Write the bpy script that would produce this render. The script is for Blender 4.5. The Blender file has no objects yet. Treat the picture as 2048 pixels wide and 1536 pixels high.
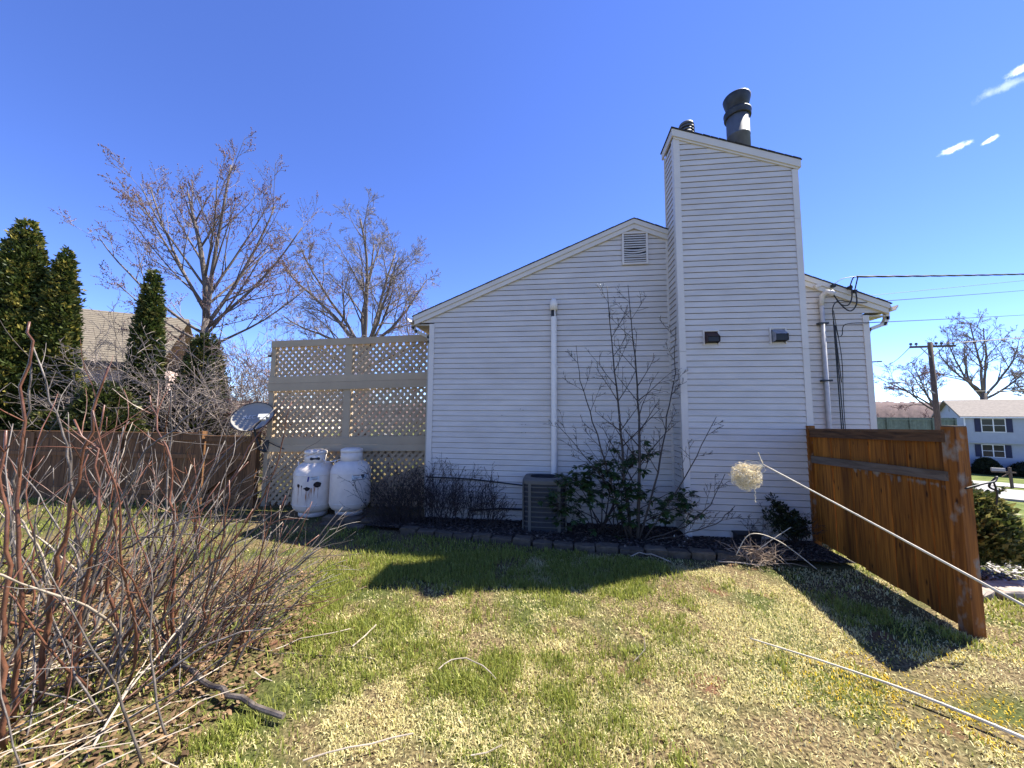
import bpy, math, random
import numpy as np
from mathutils import Vector, Matrix

rnd = random.Random(7)
rng = np.random.default_rng(11)
sc = bpy.context.scene
COL = sc.collection

# ------------------------------------------------------------------ camera
PITCH, ROLL, YAW = 0.0847, 0.0072, 0.1163
cam_d = bpy.data.cameras.new('camera')
cam_d.sensor_width = 36.0
cam_d.lens = 13.0
cam_d.clip_start = 0.05
cam_d.clip_end = 2000
cam = bpy.data.objects.new('camera', cam_d)
COL.objects.link(cam)
_r = Vector((math.cos(YAW), math.sin(YAW), 0))
_f0 = Vector((-math.sin(YAW), math.cos(YAW), 0))
_u0 = Vector((0, 0, 1))
_f = _f0 * math.cos(PITCH) + _u0 * math.sin(PITCH)
_u = _u0 * math.cos(PITCH) - _f0 * math.sin(PITCH)
_R = _r * math.cos(ROLL) + _u * math.sin(ROLL)
_U = _u * math.cos(ROLL) - _r * math.sin(ROLL)
cam.matrix_world = Matrix(((_R.x, _U.x, -_f.x, 0), (_R.y, _U.y, -_f.y, 0), (_R.z, _U.z, -_f.z, 2.0), (0, 0, 0, 1)))
sc.camera = cam

# ------------------------------------------------------------------ sky, sun, exposure
SUN = Vector((0.60, 0.312, 1.0)).normalized()
w = bpy.data.worlds.new('World')
sc.world = w
w.use_nodes = True
wn, wl = w.node_tree.nodes, w.node_tree.links
wn.clear()
w_out = wn.new('ShaderNodeOutputWorld')
w_bg = wn.new('ShaderNodeBackground')
w_bg.inputs['Strength'].default_value = 0.125
sky = wn.new('ShaderNodeTexSky')
sky.sky_type = 'NISHITA'
sky.sun_disc = False
sky.sun_elevation = math.asin(SUN.z)
sky.sun_rotation = math.atan2(SUN.x, SUN.y)
sky.altitude = 100
sky.air_density = 0.6
sky.dust_density = 0.0
sky.ozone_density = 6.0
hsv = wn.new('ShaderNodeHueSaturation')
hsv.inputs['Hue'].default_value = 0.516
hsv.inputs['Saturation'].default_value = 1.10
wl.new(sky.outputs['Color'], hsv.inputs['Color'])
tc = wn.new('ShaderNodeTexCoord')
nrm = wn.new('ShaderNodeVectorMath'); nrm.operation = 'NORMALIZE'
wl.new(tc.outputs['Generated'], nrm.inputs[0])
cn = wn.new('ShaderNodeTexNoise')
cn.inputs['Scale'].default_value = 70
cn.inputs['Detail'].default_value = 6
cn.inputs['Roughness'].default_value = 0.65
wl.new(nrm.outputs[0], cn.inputs['Vector'])
last = hsv.outputs['Color']
def vnode(op, a, b=None):
    n = wn.new('ShaderNodeVectorMath'); n.operation = op
    wl.new(a, n.inputs[0])
    if b is not None: n.inputs[1].default_value = b
    return n
def mnode(op, a, b, nodes=None, links=None):
    nodes = nodes or wn; links = links or wl
    n = nodes.new('ShaderNodeMath'); n.operation = op
    for i, q in enumerate((a, b)):
        if isinstance(q, (int, float)): n.inputs[i].default_value = q
        else: links.new(q, n.inputs[i])
    return n.outputs[0]
for c, t, la, lb, dens in [
    ((.6381, .6371, .4318), (.030, -.0339, .0058), .027, .0062, 1.0),
    ((.6636, .6146, .4265), (.0096, -.0133, .0042), .0105, .0042, 1.0),
    ((.6600, .5650, .4955), (.0111, -.0179, .0058), .017, .008, .9),
    ((.6534, .5816, .4841), (.0289, -.0332, .0040), .034, .009, .28)]:
    cv = Vector(c).normalized(); tv = Vector(t).normalized(); nv = cv.cross(tv).normalized()
    d = vnode('SUBTRACT', nrm.outputs[0], cv)
    uu = vnode('DOT_PRODUCT', d.outputs[0], tv * (1 / la)).outputs['Value']
    vv = vnode('DOT_PRODUCT', d.outputs[0], nv * (1 / lb)).outputs['Value']
    rr = mnode('SQRT', mnode('ADD', mnode('MULTIPLY', uu, uu), mnode('MULTIPLY', vv, vv)), 0)
    edge = mnode('ADD', mnode('SUBTRACT', 1.05, rr), mnode('MULTIPLY', mnode('SUBTRACT', cn.outputs['Fac'], 0.5), 2.0))
    mr = wn.new('ShaderNodeMapRange'); mr.interpolation_type = 'SMOOTHSTEP'
    mr.inputs['From Min'].default_value = 0.1; mr.inputs['From Max'].default_value = 1.1
    mr.inputs['To Max'].default_value = dens
    wl.new(edge, mr.inputs['Value'])
    mx = wn.new('ShaderNodeMix'); mx.data_type = 'RGBA'
    wl.new(mr.outputs[0], mx.inputs['Factor'])
    wl.new(last, mx.inputs['A'])
    mx.inputs['B'].default_value = (5.5, 5.9, 6.2, 1)
    last = mx.outputs['Result']
wl.new(last, w_bg.inputs['Color'])
wl.new(w_bg.outputs[0], w_out.inputs[0])

sun_d = bpy.data.lights.new('sun', 'SUN')
sun_d.energy = 5.0
sun_d.angle = math.radians(0.53)
sun_d.color = (1.0, 0.95, 0.86)
sun = bpy.data.objects.new('sun', sun_d)
COL.objects.link(sun)
sun.rotation_euler = SUN.to_track_quat('Z', 'Y').to_euler()
sun.location = (10, 5, 20)

vs = sc.view_settings
vs.view_transform = 'Standard'
vs.look = 'None'
vs.gamma = 1.0
vs.use_curve_mapping = False
vs.exposure = 1.62
sc.cycles.max_bounces = 8
sc.cycles.use_adaptive_sampling = True

# ------------------------------------------------------------------ materials
def new_mat(name):
    m = bpy.data.materials.new(name); m.use_nodes = True
    n, l = m.node_tree.nodes, m.node_tree.links
    b = n['Principled BSDF']
    return m, n, l, b

def mat(name, col, rough=0.7, var=0.12, scale=6.0, bump=0.0, bscale=40.0, metal=0.0, spec=0.4, objvar=0.0, stretch=(1, 1, 1), col2=None, detail=5, contrast=(0.3, 0.7)):
    m, n, l, b = new_mat(name)
    b.inputs['Roughness'].default_value = rough
    b.inputs['Metallic'].default_value = metal
    b.inputs['Specular IOR Level'].default_value = spec
    g = n.new('ShaderNodeNewGeometry')
    mp = n.new('ShaderNodeMapping'); mp.inputs['Scale'].default_value = stretch
    l.new(g.outputs['Position'], mp.inputs['Vector'])
    t = n.new('ShaderNodeTexNoise'); t.inputs['Scale'].default_value = scale; t.inputs['Detail'].default_value = detail
    l.new(mp.outputs[0], t.inputs['Vector'])
    cr = n.new('ShaderNodeValToRGB')
    c = Vector(col); d = Vector(col2) if col2 else c * (1 + var)
    lo = c * (1 - var) if not col2 else c
    cr.color_ramp.elements[0].position = contrast[0]; cr.color_ramp.elements[1].position = contrast[1]
    cr.color_ramp.elements[0].color = (*lo, 1); cr.color_ramp.elements[1].color = (*d, 1)
    l.new(t.outputs['Fac'], cr.inputs['Fac'])
    out = cr.outputs['Color']
    if objvar:
        oi = n.new('ShaderNodeObjectInfo')
        hv = n.new('ShaderNodeHueSaturation')
        mr = n.new('ShaderNodeMapRange'); mr.inputs['To Min'].default_value = 1 - objvar; mr.inputs['To Max'].default_value = 1 + objvar
        l.new(oi.outputs['Random'], mr.inputs['Value']); l.new(mr.outputs[0], hv.inputs['Value'])
        l.new(out, hv.inputs['Color']); out = hv.outputs['Color']
    l.new(out, b.inputs['Base Color'])
    if bump:
        t2 = n.new('ShaderNodeTexNoise'); t2.inputs['Scale'].default_value = bscale; t2.inputs['Detail'].default_value = 4
        l.new(mp.outputs[0], t2.inputs['Vector'])
        bp = n.new('ShaderNodeBump'); bp.inputs['Strength'].default_value = bump; bp.inputs['Distance'].default_value = 0.01
        l.new(t2.outputs['Fac'], bp.inputs['Height']); l.new(bp.outputs[0], b.inputs['Normal'])
    return m

def leaf_mat(name, attr='tint', rough=0.55, trans=0.35):
    m, n, l, b = new_mat(name)
    a = n.new('ShaderNodeAttribute'); a.attribute_name = attr
    b.inputs['Roughness'].default_value = rough
    b.inputs['Specular IOR Level'].default_value = 0.3
    l.new(a.outputs['Color'], b.inputs['Base Color'])
    tr = n.new('ShaderNodeBsdfTranslucent'); l.new(a.outputs['Color'], tr.inputs['Color'])
    mx = n.new('ShaderNodeMixShader'); mx.inputs[0].default_value = trans
    l.new(b.outputs[0], mx.inputs[1]); l.new(tr.outputs[0], mx.inputs[2])
    l.new(mx.outputs[0], n['Material Output'].inputs['Surface'])
    return m

def wood_mat(name, lo, hi, rough=0.75, knots=True, objvar=0.18, axis='z', grey=None, greyband=None):
    """streaky stained timber; the grain follows one axis"""
    m, n, l, b = new_mat(name)
    b.inputs['Roughness'].default_value = rough
    b.inputs['Specular IOR Level'].default_value = 0.25
    g = n.new('ShaderNodeNewGeometry')
    oi = n.new('ShaderNodeObjectInfo')
    sh = n.new('ShaderNodeVectorMath'); sh.operation = 'SCALE'
    cmb = n.new('ShaderNodeCombineXYZ')
    for i in range(3): l.new(oi.outputs['Random'], cmb.inputs[i])
    l.new(cmb.outputs[0], sh.inputs[0]); sh.inputs['Scale'].default_value = 37.0
    ad = n.new('ShaderNodeVectorMath'); ad.operation = 'ADD'
    l.new(g.outputs['Position'], ad.inputs[0]); l.new(sh.outputs[0], ad.inputs[1])
    mp = n.new('ShaderNodeMapping')
    s = {'z': (22, 22, 1.3), 'x': (1.3, 22, 22), 'y': (22, 1.3, 22)}[axis]
    mp.inputs['Scale'].default_value = s
    l.new(ad.outputs[0], mp.inputs['Vector'])
    t = n.new('ShaderNodeTexNoise'); t.inputs['Scale'].default_value = 1.0; t.inputs['Detail'].default_value = 8; t.inputs['Distortion'].default_value = 1.2
    l.new(mp.outputs[0], t.inputs['Vector'])
    cr = n.new('ShaderNodeValToRGB')
    cr.color_ramp.elements[0].position = 0.3; cr.color_ramp.elements[1].position = 0.72
    cr.color_ramp.elements[0].color = (*lo, 1); cr.color_ramp.elements[1].color = (*hi, 1)
    l.new(t.outputs['Fac'], cr.inputs['Fac'])
    out = cr.outputs['Color']
    if knots:
        mk = n.new('ShaderNodeMapping'); mk.inputs['Scale'].default_value = {'z': (9, 9, 3.4), 'x': (3.4, 9, 9), 'y': (9, 3.4, 9)}[axis]
        l.new(ad.outputs[0], mk.inputs['Vector'])
        vo = n.new('ShaderNodeTexVoronoi'); vo.inputs['Scale'].default_value = 1.0
        l.new(mk.outputs[0], vo.inputs['Vector'])
        kr = n.new('ShaderNodeMapRange'); kr.inputs['From Min'].default_value = 0.06; kr.inputs['From Max'].default_value = 0.16
        l.new(vo.outputs['Distance'], kr.inputs['Value'])
        mx = n.new('ShaderNodeMix'); mx.data_type = 'RGBA'
        l.new(kr.outputs[0], mx.inputs['Factor'])
        mx.inputs['A'].default_value = (lo[0] * .35, lo[1] * .35, lo[2] * .35, 1)
        l.new(out, mx.inputs['B']); out = mx.outputs['Result']
    if grey:
        t3 = n.new('ShaderNodeTexNoise'); t3.inputs['Scale'].default_value = 1.0; t3.inputs['Detail'].default_value = 6
        m3 = n.new('ShaderNodeMapping'); m3.inputs['Scale'].default_value = {'z': (9, 9, 5), 'x': (4, 9, 9), 'y': (9, 4, 9)}[axis]
        l.new(ad.outputs[0], m3.inputs['Vector']); l.new(m3.outputs[0], t3.inputs['Vector'])
        fac = t3.outputs['Fac']
        r3 = n.new('ShaderNodeMapRange'); r3.inputs['From Min'].default_value = 0.55; r3.inputs['From Max'].default_value = 0.68
        if greyband:   # weathered strip just under the middle rail: stain washed off between two heights
            sx = n.new('ShaderNodeSeparateXYZ'); l.new(g.outputs['Position'], sx.inputs[0])
            b1 = n.new('ShaderNodeMapRange'); b1.inputs['From Min'].default_value = greyband[0]; b1.inputs['From Max'].default_value = greyband[1]; b1.inputs['To Min'].default_value = -0.35; b1.inputs['To Max'].default_value = 0.13
            l.new(sx.outputs['Z'], b1.inputs['Value'])
            b2 = n.new('ShaderNodeMapRange'); b2.inputs['From Min'].default_value = 4.3; b2.inputs['From Max'].default_value = 4.7; b2.inputs['To Min'].default_value = -0.1
            b2.inputs['To Max'].default_value = 0.0
            l.new(sx.outputs['Y'], b2.inputs['Value'])
            b3 = n.new('ShaderNodeMapRange'); b3.inputs['From Min'].default_value = greyband[1] + .01; b3.inputs['From Max'].default_value = greyband[1] + .08; b3.inputs['To Min'].default_value = 0; b3.inputs['To Max'].default_value = -0.5
            l.new(sx.outputs['Z'], b3.inputs['Value'])
            b4 = n.new('ShaderNodeMapRange'); b4.inputs['From Min'].default_value = 5.3; b4.inputs['From Max'].default_value = 5.8; b4.inputs['To Min'].default_value = 0; b4.inputs['To Max'].default_value = -0.4
            l.new(sx.outputs['Y'], b4.inputs['Value'])
            fac = mnode('ADD', fac, mnode('ADD', mnode('ADD', b1.outputs[0], b2.outputs[0], n, l), mnode('ADD', b3.outputs[0], b4.outputs[0], n, l), n, l), n, l)
        l.new(fac, r3.inputs['Value'])
        mg = n.new('ShaderNodeMix'); mg.data_type = 'RGBA'
        l.new(r3.outputs[0], mg.inputs['Factor']); l.new(out, mg.inputs['A']); mg.inputs['B'].default_value = (*grey, 1)
        out = mg.outputs['Result']
    hv = n.new('ShaderNodeHueSaturation')
    mr = n.new('ShaderNodeMapRange'); mr.inputs['To Min'].default_value = 1 - objvar; mr.inputs['To Max'].default_value = 1 + objvar
    l.new(oi.outputs['Random'], mr.inputs['Value']); l.new(mr.outputs[0], hv.inputs['Value']); l.new(out, hv.inputs['Color'])
    l.new(hv.outputs['Color'], b.inputs['Base Color'])
    bp = n.new('ShaderNodeBump'); bp.inputs['Strength'].default_value = 0.35; bp.inputs['Distance'].default_value = 0.004
    l.new(t.outputs['Fac'], bp.inputs['Height']); l.new(bp.outputs[0], b.inputs['Normal'])
    return m

M = {}
M['siding'] = mat('vinyl_siding', (.525, .48, .425), .5, .08, 2.2, .12, 60, objvar=.03, stretch=(1, 1, 3))
def add_splash(m, zmax, col):
    n, l = m.node_tree.nodes, m.node_tree.links; b = n['Principled BSDF']; src = b.inputs['Base Color'].links[0].from_socket
    g = n.new('ShaderNodeNewGeometry'); sx = n.new('ShaderNodeSeparateXYZ'); l.new(g.outputs['Position'], sx.inputs[0])
    t = n.new('ShaderNodeTexNoise'); t.inputs['Scale'].default_value = 7; t.inputs['Detail'].default_value = 7; l.new(g.outputs['Position'], t.inputs['Vector'])
    r = n.new('ShaderNodeMapRange'); r.inputs['From Min'].default_value = zmax; r.inputs['From Max'].default_value = 0; l.new(sx.outputs['Z'], r.inputs['Value'])
    t2 = n.new('ShaderNodeTexNoise'); t2.inputs['Scale'].default_value = 1.1; t2.inputs['Detail'].default_value = 6; l.new(g.outputs['Position'], t2.inputs['Vector'])
    r2 = n.new('ShaderNodeMapRange'); r2.inputs['From Min'].default_value = .55; r2.inputs['From Max'].default_value = .75; r2.inputs['To Max'].default_value = .16; l.new(t2.outputs['Fac'], r2.inputs['Value'])
    f = mnode('ADD', mnode('MULTIPLY', r.outputs[0], mnode('MULTIPLY', t.outputs['Fac'], .8, n, l), n, l), r2.outputs[0], n, l)
    mx = n.new('ShaderNodeMix'); mx.data_type = 'RGBA'; l.new(f, mx.inputs['Factor']); l.new(src, mx.inputs['A']); mx.inputs['B'].default_value = (*col, 1); l.new(mx.outputs['Result'], b.inputs['Base Color'])
add_splash(M['siding'], .55, (.30, .25, .19))
M['trim'] = mat('white_vinyl_trim', (.57, .52, .455), .5, .05, 3, .05, 30)
M['fascia'] = mat('painted_fascia', (.56, .51, .435), .55, .05, 2.5, .06, 40, objvar=.02)
M['soffit'] = mat('tan_soffit', (.42, .38, .30), .6, .06, 4)
M['shingle'] = mat('dark_shingles', (.035, .034, .036), .9, .4, 30, .5, 120)
M['foundation'] = mat('grey_concrete', (.22, .21, .20), .9, .2, 8, .4, 60)
M['pvc'] = mat('white_pvc', (.68, .63, .56), .35, .03, 3)
M['black'] = mat('black_plastic', (.012, .012, .013), .5, .2, 20)
M['darkmetal'] = mat('dark_weathered_metal', (.03, .033, .038), .5, .35, 12, .2, 50, metal=.3)
M['galv'] = mat('galvanised_flue', (.11, .115, .125), .6, .25, 7, .1, 30, metal=.25, stretch=(1, 1, .4))
M['brownvent'] = mat('brown_vent_hood', (.035, .012, .010), .45, .2, 20)
M['silvervent'] = mat('silver_vent_hood', (.30, .31, .34), .4, .2, 15, metal=.5)
M['rubber'] = mat('black_cable', (.01, .01, .011), .5, .2, 15)
M['conduit'] = mat('grey_conduit', (.42, .41, .40), .5, .15, 9)
M['acmetal'] = mat('ac_grey_paint', (.085, .08, .068), .45, .06, 5, .05, 40)
M['coil'] = mat('ac_coil', (.02, .022, .028), .6, .3, 60, .4, 220, stretch=(1, 1, .02))
M['screen'] = mat('tan_painted_wood', (.37, .285, .18), .65, .07, 3, .12, 35, objvar=.05)
M['lattice'] = mat('tan_lattice', (.37, .275, .17), .7, .10, 5, .12, 40, objvar=.10)
M['deck'] = mat('tan_deck_boards', (.46, .36, .25), .75, .15, 5, .1, 40, objvar=.15)  # tan board colour, varied at random from board to board
M['deckrail'] = mat('deck_railing_paint', (.56, .53, .47), .6, .08, 5, objvar=.05)
M['tankwhite'] = mat('tank_white_paint', (.70, .61, .50), .38, .07, 9, .06, 25)
M['rust'] = mat('rust_streaks', (.34, .13, .03), .8, .3, 14, stretch=(5, 5, .6), col2=(.60, .52, .44), contrast=(.42, .6))
M['rustdark'] = mat('burnt_rust_patch', (.018, .012, .010), .85, .5, 30, .3, 60, col2=(.10, .045, .02), contrast=(.55, .75))
M['label'] = mat('tank_label_print', (.45, .50, .50), .4, .1, 60, col2=(.62, .66, .66))
M['labelink'] = mat('label_ink', (.05, .06, .08), .5, .2, 20)
M['labelblue'] = mat('label_blue', (.02, .04, .20), .5, .1, 20)
M['dish'] = mat('dish_grey_paint', (.27, .25, .215), .8, .05, 6)
M['dishtext'] = mat('dish_lettering', (.55, .54, .51), .6, .03, 6)
M['dishbright'] = mat('dish_feed_plastic', (.62, .61, .56), .45, .05, 8)
M['fenceL'] = wood_mat('weathered_brown_fence', (.06, .03, .012), (.22, .105, .04), knots=False)
M['fenceR'] = wood_mat('stained_cedar_planks', (.12, .036, .005), (.46, .165, .020), grey=(.28, .25, .21), greyband=(1.14, 1.33), objvar=.32)
M['fencepost'] = wood_mat('stained_post', (.10, .03, .005), (.36, .125, .018), grey=(.26, .20, .14), objvar=.06)
M['fencerail'] = wood_mat('stained_rail', (.06, .03, .014), (.18, .09, .04), axis='y', knots=False)
M['greyrail'] = wood_mat('grey_weathered_rail', (.085, .06, .042), (.17, .13, .095), axis='y', knots=False)
M['stone'] = mat('edging_concrete_stone', (.095, .072, .046), .9, .3, 16, .8, 45, objvar=.15)
M['slab'] = mat('flat_field_stone', (.30, .25, .20), .9, .3, 8, .7, 30, objvar=.15)
M['mulchbase'] = mat('dark_mulch', (.035, .027, .022), .95, .5, 40, 1.0, 70)
M['bark'] = mat('grey_brown_bark', (.13, .105, .085), .9, .35, 14, .6, 50)
M['twig'] = mat('grey_twigs', (.22, .18, .15), .85, .35, 9)
M['twigred'] = mat('reddish_twigs', (.20, .10, .085), .85, .35, 9)
M['bud'] = mat('red_maple_buds', (.12, .062, .058), .8, .4, 20)
M['canered'] = mat('red_brown_canes', (.07, .026, .015), .42, .4, 10, .2, 60, spec=.5, objvar=.1, col2=(.19, .082, .045))
M['canegrey'] = mat('grey_brown_canes', (.032, .024, .019), .5, .4, 10, .3, 60, spec=.5, col2=(.17, .14, .112))
M['canepale'] = mat('dry_pale_canes', (.34, .28, .21), .7, .3, 10)
M['plume'] = mat('seed_plume', (.74, .64, .42), .7, .3, 30)
M['reed'] = mat('dry_reed', (.52, .45, .33), .5, .2, 14, .15, 60, stretch=(1, 1, 1))
M['magnolia'] = mat('magnolia_bark', (.042, .033, .026), .7, .3, 12, .2, 50)
M['magbud'] = mat('silky_buds', (.45, .45, .40), .7, .15, 10)
M['darktwig'] = mat('dark_twigs', (.03, .022, .02), .85, .3, 10)
M['drystem'] = mat('dry_cut_stems', (.30, .22, .15), .8, .35, 12)
M['pole'] = mat('creosote_pole', (.085, .06, .045), .9, .35, 10, .4, 40, stretch=(3, 3, .4))
M['lamp'] = mat('lamp_arm_metal', (.25, .25, .25), .5, .1, 8, metal=.3)
M['blue_siding'] = mat('pale_blue_siding', (.33, .36, .41), .6, .05, 3)
M['navy'] = mat('navy_shutters', (.012, .016, .05), .6, .1, 6)
M['white'] = mat('white_window_trim', (.72, .72, .72), .5, .04, 5)
M['glass'] = mat('dark_window_glass', (.012, .016, .02), .12, .2, 2, spec=.25)
M['roofgrey'] = mat('grey_tan_shingles', (.20, .175, .15), .95, .16, 6, .3, 20, detail=8)
M['rooftan'] = mat('sage_tan_shingles', (.15, .125, .09), .95, .18, 8, .3, 20, detail=8, objvar=.06)
M['pinksiding'] = mat('pinkish_beige_siding', (.58, .42, .33), .6, .06, 4, objvar=.04)
M['darktrim'] = mat('dark_brown_trim', (.03, .025, .025), .7, .2, 8)
M['skylight'] = mat('skylight_glass', (.30, .38, .36), .15, .05, 4, spec=.8)
M['greenfence'] = mat('green_wood_fence', (.10, .13, .095), .85, .2, 5, objvar=.12)
M['road'] = mat('pale_asphalt', (.27, .26, .255), .95, .15, 1.5, .4, 60)
M['hill'] = mat('far_bare_woods', (.07, .048, .046), .95, .4, .9, col2=(.15, .10, .09), stretch=(1, 1, .3), detail=8)
M['needle'] = leaf_mat('conifer_sprays', trans=.25)
M['leaf'] = leaf_mat('broad_leaves', rough=.35, trans=.2)
M['blade'] = leaf_mat('grass_blades', trans=.4, rough=.6)
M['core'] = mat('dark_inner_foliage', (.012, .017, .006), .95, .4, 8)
M['wire'] = mat('overhead_wire', (.015, .015, .016), .6, .1, 5)
M['insul'] = mat('insulator', (.05, .05, .055), .3, .1, 5)

def ground_mat():
    m, n, l, b = new_mat('lawn_soil_and_thatch')
    b.inputs['Roughness'].default_value = .95; b.inputs['Specular IOR Level'].default_value = .1
    g = n.new('ShaderNodeNewGeometry')
    def noise(s, d=6, off=0):
        t = n.new('ShaderNodeTexNoise'); t.inputs['Scale'].default_value = s; t.inputs['Detail'].default_value = d
        mp = n.new('ShaderNodeMapping'); mp.inputs['Location'].default_value = (off, off * .7, 0)
        l.new(g.outputs['Position'], mp.inputs['Vector']); l.new(mp.outputs[0], t.inputs['Vector']); return t.outputs['Fac']
    def mixc(f, a, bb):
        x = n.new('ShaderNodeMix'); x.data_type = 'RGBA'; l.new(f, x.inputs['Factor'])
        for k, q in (('A', a), ('B', bb)):
            if isinstance(q, tuple): x.inputs[k].default_value = (*q, 1)
            else: l.new(q, x.inputs[k])
        return x.outputs['Result']
    def rng_(f, a, c):
        r = n.new('ShaderNodeMapRange'); r.inputs['From Min'].default_value = a; r.inputs['From Max'].default_value = c; l.new(f, r.inputs['Value']); return r.outputs[0]
    fine = mixc(rng_(noise(42, 8), .38, .62), (.05, .034, .018), (.21, .16, .08))  # soil tone lowered to put shade into the gaps between blades
    green = mixc(rng_(noise(30, 6, 3), .35, .65), (.035, .042, .010), (.085, .095, .028))
    near = mixc(rng_(noise(1.3, 5, 9), .44, .60), fine, green)
    dirt = mixc(rng_(noise(2.6, 6, 21), .60, .70), near, (.13, .065, .038))
    # far lawns: greener
    sx = n.new('ShaderNodeSeparateXYZ'); l.new(g.outputs['Position'], sx.inputs[0])
    dd = mnode('ADD', mnode('MULTIPLY', sx.outputs['X'], .73, n, l), mnode('MULTIPLY', sx.outputs['Y'], .69, n, l), n, l)
    farg = mixc(rng_(noise(1.0, 8, 5), .35, .65), (.075, .10, .022), (.15, .165, .05))
    out = mixc(rng_(dd, 6.5, 8.5), dirt, farg)
    l.new(out, b.inputs['Base Color'])
    bp = n.new('ShaderNodeBump'); bp.inputs['Strength'].default_value = .9; bp.inputs['Distance'].default_value = .03
    l.new(noise(38, 8), bp.inputs['Height']); l.new(bp.outputs[0], b.inputs['Normal'])
    return m
M['ground'] = ground_mat()

# ------------------------------------------------------------------ mesh helpers
class MB:
    def __init__(s): s.v = []; s.f = []
    def add(s, vs, fs):
        o = len(s.v); s.v.extend(tuple(map(float, q)) for q in vs); s.f.extend(tuple(i + o for i in f) for f in fs)
    def box(s, x0, x1, y0, y1, z0, z1):
        s.add([(x0, y0, z0), (x1, y0, z0), (x1, y1, z0), (x0, y1, z0), (x0, y0, z1), (x1, y0, z1), (x1, y1, z1), (x0, y1, z1)],
              [(0, 3, 2, 1), (4, 5, 6, 7), (0, 1, 5, 4), (1, 2, 6, 5), (2, 3, 7, 6), (3, 0, 4, 7)]); return s
    def obox(s, c, size, rot=(0, 0, 0)):
        from mathutils import Euler
        R = Euler(rot).to_matrix(); h = [q / 2 for q in size]
        vs = [Vector(c) + R @ Vector((a * h[0], b * h[1], d * h[2])) for d in (-1, 1) for a, b in ((-1, -1), (1, -1), (1, 1), (-1, 1))]
        s.add(vs, [(0, 3, 2, 1), (4, 5, 6, 7), (0, 1, 5, 4), (1, 2, 6, 5), (2, 3, 7, 6), (3, 0, 4, 7)]); return s
    def prism(s, poly, a, b, axis='y'):
        """poly: 2-D outline (x,z) for axis y, (y,z) for axis x, (x,y) for axis z"""
        def P(p, t): return {'y': (p[0], t, p[1]), 'x': (t, p[0], p[1]), 'z': (p[0], p[1], t)}[axis]
        k = len(poly)
        s.add([P(p, a) for p in poly] + [P(p, b) for p in poly],
              [tuple(range(k)), tuple(range(2 * k - 1, k - 1, -1))] + [(i, k + i, k + (i + 1) % k, (i + 1) % k) for i in range(k)]); return s
    def beam(s, p, q, w, h, up=(0, 0, 1)):
        p, q = Vector(p), Vector(q); d = (q - p).normalized(); u = Vector(up)
        sd = d.cross(u).normalized(); u = sd.cross(d).normalized()
        vs = [e + sd * a * w / 2 + u * b * h / 2 for e in (p, q) for a, b in ((-1, -1), (1, -1), (1, 1), (-1, 1))]
        s.add(vs, [(0, 1, 2, 3), (7, 6, 5, 4), (0, 4, 5, 1), (1, 5, 6, 2), (2, 6, 7, 3), (3, 7, 4, 0)]); return s
    def tube(s, pts, rad, n=6, cap=True):
        P = np.asarray(pts, float); k = len(P)
        R = np.full(k, rad, float) if np.isscalar(rad) else np.asarray(rad, float)
        T = np.empty_like(P); T[1:-1] = P[2:] - P[:-2]; T[0] = P[1] - P[0]; T[-1] = P[-1] - P[-2]
        T /= np.linalg.norm(T, axis=1)[:, None] + 1e-12
        ref = np.array([0.31, 0.17, 0.94]) if abs(T[0, 2]) < .8 else np.array([0.94, 0.2, 0.1])
        A = np.cross(T, ref); A /= np.linalg.norm(A, axis=1)[:, None] + 1e-12
        B = np.cross(T, A)
        an = np.arange(n) * 2 * math.pi / n
        V = P[:, None, :] + R[:, None, None] * (A[:, None, :] * np.cos(an)[None, :, None] + B[:, None, :] * np.sin(an)[None, :, None])
        o = len(s.v); s.v.extend(map(tuple, V.reshape(-1, 3).tolist()))
        for i in range(k - 1):
            for j in range(n):
                a = o + i * n + j; b = o + i * n + (j + 1) % n
                s.f.append((a, a + n, b + n, b))
        if cap and n > 2:
            s.f.append(tuple(o + j for j in range(n))); s.f.append(tuple(o + (k - 1) * n + j for j in range(n - 1, -1, -1)))
        return s
    def lathe(s, prof, c=(0, 0, 0), n=24, axis=None):
        o = len(s.v); k = len(prof)
        for r, z in prof:
            for j in range(n):
                a = 2 * math.pi * j / n
                p = Vector((r * math.cos(a), r * math.sin(a), z))
                if axis is not None: p = axis @ p
                s.v.append((c[0] + p.x, c[1] + p.y, c[2] + p.z))
        for i in range(k - 1):
            for j in range(n):
                a = o + i * n + j; b = o + i * n + (j + 1) % n
                s.f.append((a, b, b + n, a + n))
        if prof[0][0] > 1e-5: s.f.append(tuple(o + j for j in range(n - 1, -1, -1)))
        if prof[-1][0] > 1e-5: s.f.append(tuple(o + (k - 1) * n + j for j in range(n)))
        return s
    def build(s, name, m, parent=None, smooth=False, tint=None):
        me = bpy.data.meshes.new(name)
        me.from_pydata(s.v, [], s.f)
        me.materials.append(M[m] if isinstance(m, str) else m)
        if smooth: me.polygons.foreach_set('use_smooth', [True] * len(me.polygons))
        if tint is not None:
            at = me.color_attributes.new('tint', 'FLOAT_COLOR', 'POINT'); at.data.foreach_set('color', np.asarray(tint, np.float32).ravel())
        me.update()
        return link(name, me, parent)

def link(name, me, parent=None):
    o = bpy.data.objects.new(name, me); COL.objects.link(o)
    if parent is not None:
        o.parent = parent
        if parent.type == 'EMPTY': o.matrix_parent_inverse = Matrix.Translation(-Vector(parent.location))
    return o

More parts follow.
